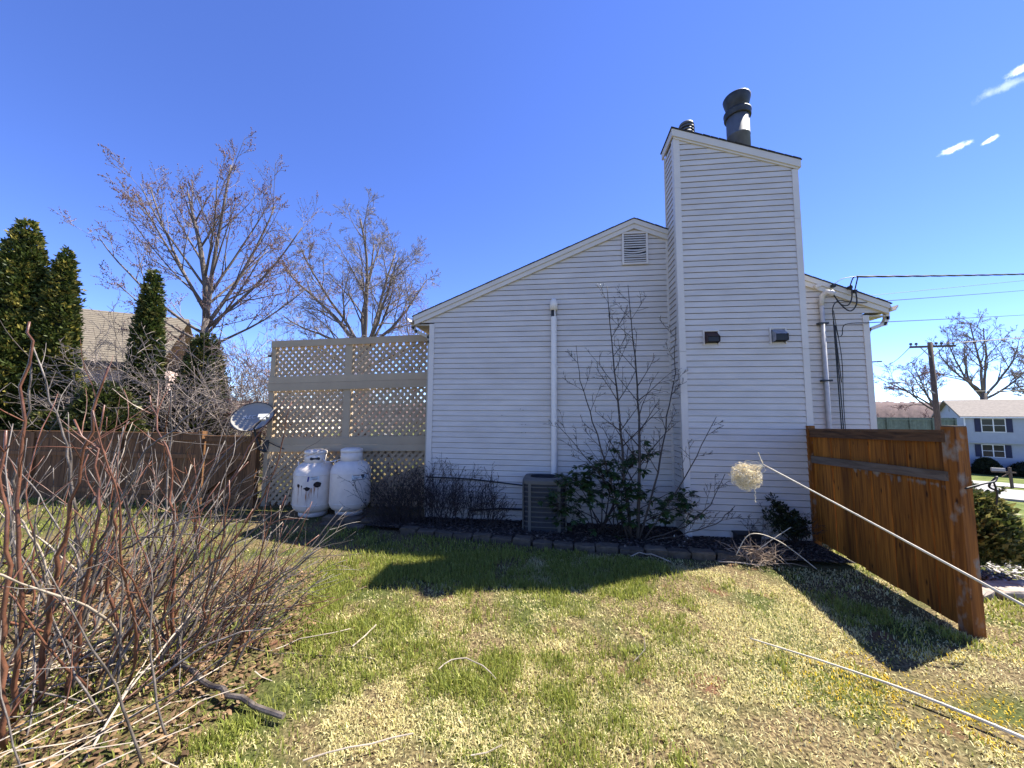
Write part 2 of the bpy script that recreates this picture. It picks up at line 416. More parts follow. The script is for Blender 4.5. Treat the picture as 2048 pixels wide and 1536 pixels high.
def npmesh(name, V, F, m, parent=None, tint=None, nside=3):
    """fast mesh from arrays; F has a fixed corner count"""
    me = bpy.data.meshes.new(name)
    V = np.ascontiguousarray(V, np.float32); F = np.ascontiguousarray(F, np.int32)
    me.vertices.add(len(V)); me.vertices.foreach_set('co', V.ravel())
    me.loops.add(F.size); me.loops.foreach_set('vertex_index', F.ravel())
    me.polygons.add(len(F)); me.polygons.foreach_set('loop_start', np.arange(0, F.size, F.shape[1], dtype=np.int32))
    me.materials.append(M[m] if isinstance(m, str) else m)
    if tint is not None:
        at = me.color_attributes.new('tint', 'FLOAT_COLOR', 'POINT'); at.data.foreach_set('color', np.ascontiguousarray(tint, np.float32).ravel())
    me.update(calc_edges=True); me.validate()
    return link(name, me, parent)

def thing(name, loc, label, cat, group=None):
    o = bpy.data.objects.new(name, None); COL.objects.link(o); o.location = loc; o.empty_display_size = .2
    o['label'] = label; o['category'] = cat
    if group: o['group'] = group
    return o
def tag(o, label, cat, group=None):
    o['label'] = label; o['category'] = cat
    if group: o['group'] = group
    return o
def kind(o, k, label=None, cat=None):
    o['kind'] = k
    if label: o['label'] = label
    if cat: o['category'] = cat
    return o

def sstep(a, b, x):
    t = np.clip((np.asarray(x, float) - a) / (b - a), 0, 1); return t * t * (3 - 2 * t)
def vnoise(x, y, seed=0):
    x = np.asarray(x, float); y = np.asarray(y, float)
    xi = np.floor(x).astype(int); yi = np.floor(y).astype(int); fx = x - xi; fy = y - yi
    fx = fx * fx * (3 - 2 * fx); fy = fy * fy * (3 - 2 * fy)
    def h(a, b):
        q = (a * 374761393 + b * 668265263 + seed * 974711) & 0x7fffffff
        q = ((q ^ (q >> 13)) * 1274126177) & 0x7fffffff
        return ((q ^ (q >> 16)) & 0xffff) / 65535.0
    return (h(xi, yi) * (1 - fx) + h(xi + 1, yi) * fx) * (1 - fy) + (h(xi, yi + 1) * (1 - fx) + h(xi + 1, yi + 1) * fx) * fy
def fbm(x, y, seed=0, oct=4):
    s = 0; a = .5; t = 0
    for i in range(oct):
        s = s + a * vnoise(x * 2 ** i, y * 2 ** i, seed + i); t += a; a *= .55
    return s / t
def gz(x, y):
    p = .73 * np.asarray(x, float) + .69 * np.asarray(y, float); t = np.clip((p - 8) / 49, 0, 1)
    return -2.9 * (1 - (1 - t) ** 1.8) * sstep(8, 18, p)

# ------------------------------------------------------------------ terrain
def axis_pts(lo, hi, step, grow):
    a = [0.0]; s = step
    while a[-1] < hi: a.append(a[-1] + s); s *= grow
    b = [0.0]; s = step
    while b[-1] > lo: b.append(b[-1] - s); s *= grow
    return np.array(sorted(set(b[1:] + a)))
gx = axis_pts(-320, 520, .25, 1.035); gy = axis_pts(-60, 520, .25, 1.035)
GX, GY = np.meshgrid(gx, gy)
GZ = gz(GX, GY) + (fbm(GX * 1.6, GY * 1.6, 3) - .5) * .035 * (np.hypot(GX, GY) < 30)
nx, ny = len(gx), len(gy)
idx = np.arange(nx * ny).reshape(ny, nx)
F = np.stack([idx[:-1, :-1], idx[:-1, 1:], idx[1:, 1:], idx[1:, :-1]], -1).reshape(-1, 4)
kind(npmesh('ground', np.stack([GX, GY, GZ], -1).reshape(-1, 3), F, 'ground'), 'structure')

# far ridge
def ridge():
    V = []; Fc = []
    k = 900
    for i in range(k):
        a = math.radians(-75 + 150 * i / (k - 1))
        hgt = 6.0 + 4.0 * float(fbm(i * .02, 2.2, 5)) + 1.0 * float(vnoise(i * .16, .3, 8)) + .9 * rnd.random() + 7 * math.exp(-((a - math.radians(36.5)) / .035) ** 2) * 0.35
        for d, z in ((230, -3), (236, hgt * .55), (262, hgt)):
            V.append((d * math.sin(a), d * math.cos(a), z))
    for i in range(k - 1):
        for j in range(2):
            q = i * 3 + j; Fc.append((q, q + 3, q + 4, q + 1))
    o = npmesh('hill', V, Fc, 'hill'); kind(o, 'structure')
ridge()

# road and driveway on the far side
ED = Vector((.880, -.475, 0)); EN = Vector((.475, .880, 0))
def pave(name, e0, e1, d0, d1, lift, m='road'):
    ne, nd = max(2, int((e1 - e0) / 1.5)), max(2, int((d1 - d0) / 1.2))
    V = []; Fc = []
    for i in range(ne + 1):
        for j in range(nd + 1):
            p = ED * (e0 + (e1 - e0) * i / ne) + EN * (d0 + (d1 - d0) * j / nd)
            V.append((p.x, p.y, float(gz(p.x, p.y)) + lift))
    for i in range(ne):
        for j in range(nd):
            q = i * (nd + 1) + j; Fc.append((q, q + nd + 1, q + nd + 2, q + 1))
    o = npmesh(name, V, Fc, m); kind(o, 'structure'); return o
pave('road', -60, 90, 28.6, 37.2, .05)
pave('driveway', -3, 11.9, 37.2, 39.6, .05)
pave('driveway', -3, 40, 39.6, 43.2, .05)
mb = MB()
for i in range(100):
    a = ED * (-60 + i * 1.5) + EN * 28.5; b = ED * (-60 + (i + 1) * 1.5) + EN * 28.5
    mb.beam((a.x, a.y, float(gz(a.x, a.y)) + .03), (b.x, b.y, float(gz(b.x, b.y)) + .03), .14, .16)
kind(mb.build('kerb', 'foundation'), 'structure')

# ------------------------------------------------------------------ the gable house
W = 6.97            # plane of the gable siding (it faces -y)
KY = 6.458          # plane of the chimney front
EXP = 0.1016        # siding exposure
SL = 0.416          # roof slope
PKX, PKZ = 1.486, 5.713
house = thing('gable_house', (1.5, 10, 0), 'pale grey vinyl sided house gable end with tall sided chimney', 'house')
def rake_top(x): return PKZ - SL * abs(x - PKX)
XL, XR = -2.776, 5.70
body = MB()
body.prism([(-2.44, .0), (5.38, .0), (5.38, 3.76), (PKX, 5.48), (-2.44, 3.76)], W + .036, 17.0)
wall = body.build('gable_wall', 'siding', house)
MB().box(-2.42, 5.36, W + .03, 16.9, -.6, .07).build('foundation', 'foundation', house)

def course(z0, z1, l0, r0, l1, r1, y, name='siding_course', parent=None):
    m = MB()
    b, t = y - .014, y - .004; gz1 = z1 - .010; gd = y + .033
    m.add([(l0, b, z0), (r0, b, z0), (r1, t, gz1), (l1, t, gz1), (l0, gd, z0 + .001), (r0, gd, z0 + .001), (r1, gd, z1), (l1, gd, z1),
           (l0, b + .0005, z0 + .012), (r0, b + .0005, z0 + .012), (r1, gd - .001, gz1), (l1, gd - .001, gz1)],
          [(0, 1, 9, 8), (8, 9, 2, 3), (0, 4, 5, 1), (0, 8, 3, 11, 4), (1, 5, 10, 2, 9), (3, 2, 10, 11), (11, 10, 6, 7)])
    return m.build(name, 'siding', parent)
ztop = 3.819
k0 = -17
for k in range(k0, 38):
    z0 = ztop - k * EXP; z1 = z0 + EXP
    if z1 < .06: break
    def lims(z):
        if z < 3.785: return -2.37, 5.31
        lim = (PKZ - .12 - z) / SL
        return max(PKX - lim, XL + .05), min(PKX + lim, XR - .05)
    if z0 < 3.74: a = b_ = (-2.37, 5.31)
    else:
        a = lims(z0); b_ = lims(z1)
        if a[1] - a[0] < .05: continue
        if b_[1] - b_[0] < 0: b_ = (PKX, PKX)
    zb = max(z0, .075)
    # left run stops at the chimney, the right run begins behind it
    if a[0] < 2.085:
        xr0, xr1 = min(a[1], 2.085), min(b_[1], 2.085)
        seam = (-.95, .55, -1.55, 1.1, -.35)[(k // 2) % 5] + .05 * math.sin(k // 2)
        if b_[0] + .3 < seam < xr1 - .3:
            course(zb, z1, a[0], seam + .02, b_[0], seam + .02, W, parent=wall); course(zb, z1, seam, xr0, seam, xr1, W - .0022, parent=wall)
        else: course(zb, z1, a[0], xr0, b_[0], xr1, W, parent=wall)
    if a[1] > 4.09:
        course(zb, z1, 4.09, a[1], 4.09, max(b_[1], 4.09), W, parent=wall)
# corner posts and the inside channel beside the chimney
MB().box(-2.462, -2.36, W - .022, W + .08, .06, 3.79).build('corner_post', 'trim', house)
MB().box(5.302, 5.40, W - .022, W + .08, .06, 3.775).build('corner_post', 'trim', house)
MB().box(2.06, 2.09, W - .02, W, .06, 5.47).build('corner_channel', 'trim', house)
# starter strip shadow line
MB().box(-2.36, 2.08, W - .006, W + .01, .055, .074).build('starter_strip', 'foundation', house)

def rake(x0, x1, dz0, dz1, y0, y1, name):
    return MB().prism([(x0, rake_top(x0) - dz1), (x1, rake_top(x1) - dz1), (x1, rake_top(x1) - dz0), (x0, rake_top(x0) - dz0)], y0, y1).build(name, 'fascia', house)
for xa, xb in ((XL, PKX), (PKX + .002, 2.12), (4.06, XR)):
    rake(xa, xb, .0, .088, W - .075, W - .002, 'rake_board')
    rake(xa + (.012 if xa == XL else 0), xb - (.012 if xb == XR else 0), .09, .178, W - .055, W - .003, 'rake_board')
# eave returns (small level boxes under the rake ends)
MB().box(-2.74, -2.465, W - .01, W + .3, 3.765, 3.787).build('eave_return', 'soffit', house)
MB().box(5.402, 5.67, W - .01, W + .3, 3.75, 3.772).build('eave_return', 'soffit', house)
MB().box(-2.78, -2.445, W + .1, 17, 3.80, 3.815).build('soffit', 'soffit', house)
MB().box(5.385, 5.70, W + .1, 17, 3.78, 3.795).build('soffit', 'soffit', house)
# roof slabs
rf = MB()
T = .016
rf.prism([(XL - .03, rake_top(XL) - .012), (PKX, PKZ + .002), (XR + .03, rake_top(XR) - .012), (XR + .03, rake_top(XR) - .012 + T), (PKX, PKZ + .002 + T), (XL - .03, rake_top(XL) - .012 + T)], W - .085, 17.1)
roof = rf.build('roof', 'shingle', house)
for s in range(26):     # ragged shingle courses along the rake edge
    for sgn in (-1, 1):
        xa = PKX + sgn * (.05 + s * .165); xb = xa + sgn * .15
        if not (XL < xb < XR) or 2.1 < xa < 4.1: continue
        za, zb2 = rake_top(xa) + T - .003, rake_top(xb) + T - .006
        lo, hi = (xa, xb) if xa < xb else (xb, xa)
        zl, zh = (za, zb2) if xa < xb else (zb2, za)
        y0 = W - .088 - rnd.random() * .008
        MB().prism([(lo, zl), (hi, zh), (hi, zh + .006), (lo, zl + .007)], y0, y0 + .9).build('shingle', 'shingle', roof)
# gable vent with louvers, three of them sagging
gv = MB()
vx0, vx1, vz0, vz1 = 1.264, 1.737, 4.838, 5.470
for q in ((vx0, vx0 + .035, vz0, vz1), (vx1 - .035, vx1, vz0, vz1), (vx0 + .035, vx1 - .035, vz1 - .035, vz1), (vx0 + .035, vx1 - .035, vz0, vz0 + .035)):
    gv.box(q[0], q[1], W - .045, W - .004, q[2], q[3])
vent = gv.build('gable_vent', 'trim', house)
MB().box(vx0 + .03, vx1 - .03, W - .0165, W - .0145, vz0 + .03, vz1 - .03).build('screen', 'black', vent)
nl = 12
for i in range(nl):
    z = vz0 + .05 + i * (vz1 - vz0 - .085) / nl
    sag = {3: .02, 4: .03, 5: .018}.get(i, 0.0)
    m = MB(); V = []; Fc = []
    for j in range(9):
        x = vx0 + .035 + (vx1 - vx0 - .07) * j / 8
        dz = -sag * math.sin(math.pi * j / 8) + (.022 * j / 8 if i == 4 else 0)
        V += [(x, W - .042, z + dz), (x, W - .018, z + .036 + dz), (x, W - .036, z - .002 + dz), (x, W - .018, z + .028 + dz)]
    for j in range(8):
        q = j * 4; Fc += [(q, q + 4, q + 5, q + 1), (q + 2, q + 3, q + 7, q + 6), (q, q + 2, q + 6, q + 4)]
    m.add(V, Fc); m.build('louver', 'trim', vent)

# gutters and downspouts
def gutter(x0, sgn, z, nm):
    prof = [(0, 0), (.02, -.09), (.085, -.09), (.105, -.05), (.12, -.045), (.125, 0), (.115, 0), (.11, -.038), (.095, -.045), (.078, -.08), (.03, -.08), (.01, 0)]
    return MB().prism([(x0 + sgn * a, z + b) for a, b in prof], W - .07, 17).build(nm, 'trim', house)
gutter(XL - .005, -1, rake_top(XL) - .03, 'gutter'); gutter(XR + .005, 1, rake_top(XR) - .03, 'gutter')
def rect_pipe(pts, w=.055, h=.075):
    m = MB()
    for a, b in zip(pts[:-1], pts[1:]): m.beam(a, b, w, h, up=(0, 1, 0))
    for p in pts[1:-1]: m.obox(p, (w * 1.02, h * 1.0, w * 1.05))
    return m
rect_pipe([(-2.845, W + .10, 3.84), (-2.835, W + .10, 3.74), (-2.77, W + .1, 3.67), (-2.51, W + .1, 3.55), (-2.49, W + .1, 3.45), (-2.49, W + .1, .2)]).build('downspout', 'soffit', house)
rect_pipe([(5.77, W + .10, 3.84), (5.765, W + .10, 3.74), (5.72, W + .1, 3.64), (5.46, W + .1, 3.54), (5.435, W + .1, 3.45), (5.435, W + .1, .2)]).build('downspout', 'trim', house)

# white plastic vent pipe
px, py = -.02, W - .068
pv = MB()
pv.tube([(px, py, .05), (px, py, 3.86)], .056, 20)
pv.tube([(px - .026, py + .03, 3.86), (px - .026, py + .03, 4.08)], .012, 8)
# back half of the broken length under the cap
m_ = []
for i in range(9):
    a = math.radians(-8 + 196 * i / 8)
    m_.append((px + .056 * math.cos(a), py + .056 * math.sin(a)))
o_ = len(pv.v)
pv.add([(x, y, z) for z in (3.86, 4.09) for x, y in m_], [(i, i + 1, 10 + i, 9 + i) for i in range(8)])
pv.box(px + .012, px + .030, py - .050, py - .040, 3.86, 4.09)
pipe = pv.build('vent_pipe', 'pvc', house, smooth=False)
MB().lathe([(.071, 3.99), (.072, 4.12), (.066, 4.165), (.05, 4.195), (.026, 4.212), (.0, 4.218)], (px, py, 0), 22).build('cap', 'pvc', pipe, smooth=True)
MB().box(px - .046, px + .01, py - .03, py - .02, 3.87, 4.05).build('dark_opening', 'black', pipe)
for z in (1.5, 2.9): MB().box(px - .075, px + .075, W - .03, W - .014, z, z + .03).build('pipe_strap', 'pvc', pipe)

# the chimney chase
chim = MB()
CX0, CX1 = 2.125, 4.085
def ctop(x): return 7.03 - .3606 * (x - 2.10)
chim.prism([(CX0, .06), (CX1, .06), (CX1, ctop(CX1) - .02), (CX0, ctop(CX0) - .02)], KY + .036, 7.02)
chimney = chim.build('chimney', 'siding', house)
zc0 = 6.0836
for k in range(-9, 60):
    z0 = zc0 - k * EXP; z1 = z0 + EXP
    if z0 < .06: continue
    lim = lambda z: min(4.0, 2.10 + (7.03 - .11 - z) / .3606)
    r0, r1 = lim(z0), lim(z1)
    if r0 < 2.25: continue
    course(z0, z1, 2.185, r0, 2.185, max(r1, 2.186), KY, parent=chimney)
    if z1 < 6.93:
        m = MB(); x = 2.10; y0, y1 = 6.53, 6.955; b, t = x - .014, x - .004; gd = x + .022
        m.add([(b, y1, z0), (b, y0, z0), (t, y0, z1 - .012), (t, y1, z1 - .012), (gd, y1, z0 + .001), (gd, y0, z0 + .001), (gd, y0, z1 - .012), (gd, y1, z1 - .012)], [(0, 1, 2, 3), (0, 4, 5, 1), (3, 2, 6, 7)])
        m.build('siding_course', 'siding', chimney)
def post_l(z0, z1, nm='corner_post'):
    m = MB(); m.box(2.088, 2.19, KY - .02, KY + .002, z0, z1); m.box(2.082, 2.0885, KY - .02, KY + .085, z0, z1)
    return m.build(nm, 'trim', chimney)
post_l(.06, 3.09); post_l(3.094, 5.98); post_l(5.984, 6.90)
for a, b in ((.06, 3.11), (3.114, 5.32), (5.324, 6.19)): MB().box(3.995, 4.092, KY - .02, KY + .08, a, b).build('corner_post', 'trim', chimney)
MB().box(2.075, 2.105, 6.945, 6.975, .06, 6.9).build('corner_post', 'trim', chimney)
def ctrim(x0, x1, d0, d1, y0, y1): return MB().prism([(x0, ctop(x0) - d1), (x1, ctop(x1) - d1), (x1, ctop(x1) - d0), (x0, ctop(x0) - d0)], y0, y1)
ctrim(2.06, 4.125, -.03, .10, KY - .05, KY - .005).build('trim_board', 'fascia', chimney)
ctrim(2.09, 4.09, .10, .135, KY - .03, KY - .004).build('trim_board', 'fascia', chimney)
MB().box(2.06, 2.09, KY - .004, 7.05, ctop(2.06) - .11, ctop(2.06) + .02).build('trim_board', 'fascia', chimney)
MB().box(4.094, 4.124, KY - .004, 7.05, ctop(4.1) - .11, ctop(4.1) + .02).build('trim_board', 'fascia', chimney)
cap = ctrim(2.045, 4.14, -.046, -.032, KY - .06, 7.08).build('chimney_roof', 'shingle', chimney)
for i in range(16):
    xa = 2.05 + i * .13; xb = xa + .12; y0 = KY - .064 - rnd.random() * .008
    MB().prism([(xa, ctop(xa) + .045), (xb, ctop(xb) + .043), (xb, ctop(xb) + .050), (xa, ctop(xa) + .053)], y0, y0 + .5).build('shingle', 'shingle', cap)
# flue and its dark cap
fx, fy = 3.325, 6.75
fl = MB().lathe([(.185, 6.5), (.185, 7.06), (.189, 7.062), (.189, 7.075), (.185, 7.077), (.185, 7.45)], (fx, fy, 0), 32).build('flue_pipe', 'galv', chimney, smooth=True)
MB().lathe([(.24, 6.66), (.30, 6.60), (.20, 6.74)], (fx, fy, 0), 28).build('flashing', 'galv', fl, smooth=True)
MB().lathe([(.187, 7.42), (.212, 7.42), (.218, 7.44), (.218, 7.50), (.224, 7.51), (.224, 7.535), (.205, 7.55), (.18, 7.56)], (fx, fy, 0), 32).build('collar', 'darkmetal', fl, smooth=True)
MB().lathe([(.17, 7.54), (.17, 7.61), (.18, 7.62), (.222, 7.78), (.226, 7.81), (.215, 7.83), (.12, 7.865), (.0, 7.88)], (fx, fy, 0), 32).build('rain_cap', 'darkmetal', fl, smooth=True)
# small louvred vent cap
sx_, sy_ = 2.445, 6.80
prof = [(.09, 6.8), (.09, 7.08)]
z = 7.08
vc = MB().lathe([(.10, 6.75), (.10, 7.40)], (sx_, sy_, 0), 20).build('vent_cap', 'galv', chimney, smooth=True)
for i in range(5):
    z = 7.07 + i * .062
    MB().lathe([(.10, z + .012), (.138, z), (.142, z + .006), (.128, z + .036), (.10, z + .044)], (sx_, sy_, 0), 24).build('fin', 'galv', vc, smooth=True)
MB().lathe([(.13, 7.375), (.138, 7.385), (.12, 7.43), (.06, 7.465), (0, 7.475)], (sx_, sy_, 0), 24).build('dome', 'galv', vc, smooth=True)
# exhaust hoods
def hood(x0, x1, z0, z1, m):
    h = MB()
    for q in ((x0 - .035, x0 - .012, z0 - .02, z1 + .03), (x1 + .012, x1 + .035, z0 - .02, z1 + .03), (x0 - .012, x1 + .012, z1 + .005, z1 + .03)):
        h.box(q[0], q[1], KY - .03, KY - .003, q[2], q[3])
    hd = h.build('exhaust_hood', 'trim', chimney)
    s = MB()
    y0, yb = KY - .14, KY - .010
    zt, zm = z1, z1 - .10
    s.add([(x0, yb, zt), (x1, yb, zt), (x1, y0, zm), (x0, y0, zm), (x0, y0, z0 + .02), (x1, y0, z0 + .02), (x0, yb, z0), (x1, yb, z0)],
          [(0, 3, 2, 1), (0, 6, 4, 3), (1, 2, 5, 7)])
    s.build('shell', m, hd)
    MB().box(x0 + .008, x1 - .008, y0 + .012, y0 + .018, z0 + .02, zm - .004).build('opening_shade', 'black', hd)  # black panel paints the shade of the open hood front
    MB().box(x0 + .01, x1 - .01, KY - .06, KY - .011, z0 + .012, z1 - .05).build('flap', 'black', hd)
hood(2.50, 2.69, 3.215, 3.42, 'brownvent'); hood(3.54, 3.73, 3.22, 3.445, 'silvervent')

# electric service on the wall past the chimney
cd = MB()
cdx = 4.635
cd.tube([(cdx, W - .06, .1), (cdx, W - .06, 3.98)], .034, 14)
mast = cd.build('service_conduit', 'conduit', house, smooth=True)
wh = MB(); wh.tube([(cdx, W - .06, 3.95), (cdx, W - .065, 4.06), (cdx + .01, W - .09, 4.13), (cdx + .05, W - .13, 4.165), (cdx + .10, W - .16, 4.15), (cdx + .13, W - .175, 4.10)], [.038, .042, .045, .05, .05, .045], 14)
wh.build('weatherhead', 'conduit', mast, smooth=True)
for z in (3.62, 2.62): MB().box(cdx - .075, cdx + .075, W - .10, W - .014, z, z + .028).build('strap', 'darkmetal', mast)
def cable(pts, r, nm='cable', m='rubber', parent=None, n=6):
    P = [Vector(p) for p in pts]; out = []
    for i in range(len(P) - 1):
        p0 = P[max(i - 1, 0)]; p1 = P[i]; p2 = P[i + 1]; p3 = P[min(i + 2, len(P) - 1)]
        for j in range(6):
            t = j / 6
            out.append(.5 * ((2 * p1) + (p2 - p0) * t + (2 * p0 - 5 * p1 + 4 * p2 - p3) * t * t + (3 * p1 - p0 - 3 * p2 + p3) * t ** 3))
    out.append(P[-1])
    return MB().tube(out, r, n).build(nm, m, parent, smooth=True)
yw = W - .10
cable([(4.77, yw - .06, 4.10), (4.90, yw - .06, 3.90), (5.02, yw - .06, 3.82), (5.12, yw - .06, 3.95), (5.12, yw - .05, 4.20)], .011, parent=house)
cable([(4.77, yw - .06, 4.11), (4.86, yw - .06, 3.95), (4.98, yw - .06, 3.92), (5.05, yw - .06, 4.05), (5.06, yw - .05, 4.28)], .010, parent=house)
cable([(4.82, yw, .9), (4.82, yw, 2.2), (4.79, yw, 3.5), (4.78, yw, 3.88), (4.88, yw, 4.02), (5.02, yw, 4.0), (5.25, yw - .02, 3.97)], .008, parent=house)
cable([(4.86, yw, .9), (4.85, yw, 2.2), (4.87, yw, 3.0), (4.80, yw, 3.75), (4.79, yw, 3.85)], .006, parent=house)
cable([(4.84, yw, 2.6), (4.80, yw, 3.55), (4.84, yw, 3.40), (4.90, yw, 3.42), (4.96, yw, 3.60), (5.3, yw - .01, 3.62)], .007, parent=house)
cable([(4.78, yw, 3.66), (4.80, yw, .9)], .009, parent=house)
for p in ((5.06, W - .12, 4.24), (5.13, W - .12, 4.17), (4.80, W - .12, 4.28)): MB().obox(p, (.05, .06, .05)).build('splice_block', 'black', house)
MB().obox((4.57, W - .09, 4.30), (.10, .04, .05), (0, -.4, 0)).build('floodlight_bracket', 'trim', house)
# thin lines feeding the air conditioner
cable([(-2.45, W - .03, .82), (-1.6, W - .03, .80), (-.9, W - .03, .74), (-.5, 6.85, .72)], .014, 'refrigerant_line', parent=house)
cable([(-1.6, W - .03, .22), (-1.0, W - .03, .28), (-.5, 6.85, .30)], .018, 'refrigerant_line', parent=house)
# nail dots and a utility tag on the siding
for x, z in ((.0 - .65, 2.12), (-.60, 2.10), (-1.0, 2.0), (-.62, 1.83), (-.55, 1.83), (-.62, 1.68), (-.55, 1.68)):
    MB().obox((x, W - .014, z), (.012, .006, .012)).build('nail_hole', 'black', house)
MB().box(2.092, 2.096, 6.62, 6.69, .62, .78).build('utility_tag', 'pvc', house)

# ------------------------------------------------------------------ air conditioner
ac = thing('air_conditioner', (-.18, 6.62, 0), 'grey louvred air conditioner unit standing under the white vent pipe', 'air conditioner')
acx, acy, aw, ad, arad = -.185, 6.625, .735, .565, .12
def rrect(w_, d_, r_, n=5):
    pts = []
    for cx_, cy_, a0 in ((w_ / 2 - r_, d_ / 2 - r_, 0), (-w_ / 2 + r_, d_ / 2 - r_, 90), (-w_ / 2 + r_, -d_ / 2 + r_, 180), (w_ / 2 - r_, -d_ / 2 + r_, 270)):
        for i in range(n + 1):
            a = math.radians(a0 + 90 * i / n); pts.append((acx + cx_ + r_ * math.cos(a), acy + cy_ + r_ * math.sin(a)))
    return pts
MB().prism(rrect(aw - .05, ad - .05, arad - .02), .06, .86, 'z').build('coil', 'coil', ac)
MB().prism(rrect(aw + .01, ad + .01, arad), .01, .075, 'z').build('base_pan', 'acmetal', ac)
def ring(z0, z1, w_, d_, thick, nm, m='acmetal'):
    a = rrect(w_, d_, arad); b = rrect(w_ - 2 * thick, d_ - 2 * thick, arad - thick); k = len(a); mm = MB()
    V = [(x, y, z0) for x, y in a] + [(x, y, z1) for x, y in a] + [(x, y, z0) for x, y in b] + [(x, y, z1) for x, y in b]
    Fc = []
    for i in range(k):
        j = (i + 1) % k
        Fc += [(i, j, k + j, k + i), (2 * k + j, 2 * k + i, 3 * k + i, 3 * k + j), (k + i, k + j, 3 * k + j, 3 * k + i), (j, i, 2 * k + i, 2 * k + j)]
    mm.add(V, Fc); return mm.build(nm, m, ac)
for i in range(9): ring(.142 + i * .081, .158 + i * .081, aw, ad, .022, 'grille_bar')
ring(.845, .90, aw + .012, ad + .012, .03, 'top_band')
for sx2, sy2 in ((-1, -1), (1, -1), (-1, 1), (1, 1)):
    MB().box(acx + sx2 * .245 - .024, acx + sx2 * .245 + .024, acy + sy2 * (ad / 2) - .012, acy + sy2 * (ad / 2) + .006, .06, .85).build('corner_post', 'acmetal', ac)
    MB().box(acx + sx2 * (aw / 2 - .005) - .012, acx + sx2 * (aw / 2 - .005) + .012, acy + sy2 * .165 - .03, acy + sy2 * .165 + .03, .06, .85).build('corner_post', 'acmetal', ac)
# rounded top with the fan opening
tp = MB(); a = rrect(aw + .012, ad + .012, arad, 6); k = len(a); V = []; Fc = []
for s_, z in ((1.0, .90), (.97, .925), (.90, .945)): V += [(acx + (x - acx) * s_, acy + (y - acy) * s_, z) for x, y in a]
for i in range(k):
    x, y = a[i]; an = math.atan2((y - acy) / ad, (x - acx) / aw)
    V.append((acx + .285 * math.cos(an), acy + .225 * math.sin(an), .945))
for i in range(k):
    x, y = a[i]; an = math.atan2((y - acy) / ad, (x - acx) / aw)
    V.append((acx + .27 * math.cos(an), acy + .21 * math.sin(an), .87))
for q in range(4):
    for i in range(k):
        j = (i + 1) % k; Fc.append((q * k + i, q * k + j, (q + 1) * k + j, (q + 1) * k + i))
tp.add(V, Fc); tp.build('top_cover', 'acmetal', ac, smooth=False)
MB().lathe([(.05, .84), (.05, .90), (0, .905)], (acx, acy, 0), 16).build('fan_motor', 'black', ac)
for i in range(3):
    a0 = i * 2.094
    MB().obox((acx + .13 * math.cos(a0), acy + .11 * math.sin(a0), .875), (.2, .09, .006), (.35, 0, a0)).build('fan_blade', 'black', ac)
for i in range(7):
    y = acy - .19 + i * .063; hw = .28 * math.sqrt(max(.02, 1 - ((y - acy) / .225) ** 2))
    MB().tube([(acx - hw, y, .943), (acx + hw, y, .943)], .004, 5).build('guard_wire', 'black', ac)
MB().box(acx - .42, acx + .42, acy - .33, acy + .33, -.03, .012).build('pad', 'foundation', ac)

# ------------------------------------------------------------------ lattice privacy screen of the deck
SY = 7.58
scr = thing('privacy_screen', (-4.4, SY, 0), 'tall tan wooden screen with diagonal lattice panels behind the propane tanks', 'screen')
def tilt(x): return .09 * (x + 6.33) / 3.65
def rail(x0, x1, z0, z1, y0, y1, nm='rail'):
    m = MB(); m.prism([(x0, z0 + tilt(x0)), (x1, z0 + tilt(x1)), (x1, z1 + tilt(x1)), (x0, z1 + tilt(x0))], y0, y1); return m.build(nm, 'screen', scr)
rail(-6.33, -2.46, 3.475, 3.625, SY - .055, SY - .018)
rail(-6.345, -2.46, 2.665, 2.815, SY - .055, SY - .018)
rail(-6.36, -2.46, 2.495, 2.661, SY - .058, SY - .018)
rail(-6.36, -2.46, 1.305, 1.465, SY - .055, SY - .018)
rail(-6.36, -2.46, 1.165, 1.302, SY - .062, SY - .018)
MB().box(-6.345, -6.235, SY - .016, SY + .09, -.1, 3.62).build('post', 'screen', scr)
MB().box(-4.575, -4.41, SY - .016, SY + .09, 1.3, 3.64).build('post', 'screen', scr)
MB().box(-2.60, -2.47, SY - .016, SY + .09, -.1, 3.66).build('post', 'screen', scr)
MB().box(-6.36, -6.26, SY - .04, SY - .017, -.05, 1.165).build('trim_board', 'screen', scr)
def lattice(x0, x1, z0, z1):
    p = .153
    for d in (1, -1):
        yy = SY + (.014 if d > 0 else .028)
        n = int((x1 - x0 + z1 - z0) / p) + 2
        for i in range(n):
            if d > 0: c = x0 - (z1 - z0) + i * p + .05     # x = c + (z - z0)
            else: c = x0 + i * p + .03                      # x = c - (z - z0)
            za, zb = z0, z1
            if d > 0:
                za = max(z0, z0 + x0 - c); zb = min(z1, z0 + x1 - c)
            else:
                za = max(z0, z0 + c - x1); zb = min(z1, z0 + c - x0)
            if zb - za < .03: continue
            xa, xb = c + d * (za - z0), c + d * (zb - z0)
            j = rnd.uniform(-.004, .004)
            MB().beam((xa + j, yy, za + tilt(xa)), (xb + j, yy, zb + tilt(xb)), .009, .061, up=(d * -1, 0, 1)).build('lattice_slat', 'lattice', scr)
lattice(-6.235, -4.575, 2.80, 3.49); lattice(-4.41, -2.52, 2.80, 3.49)
lattice(-6.235, -4.575, 1.45, 2.51); lattice(-4.41, -2.52, 1.45, 2.51)
lattice(-6.26, -2.52, .02, 1.18)

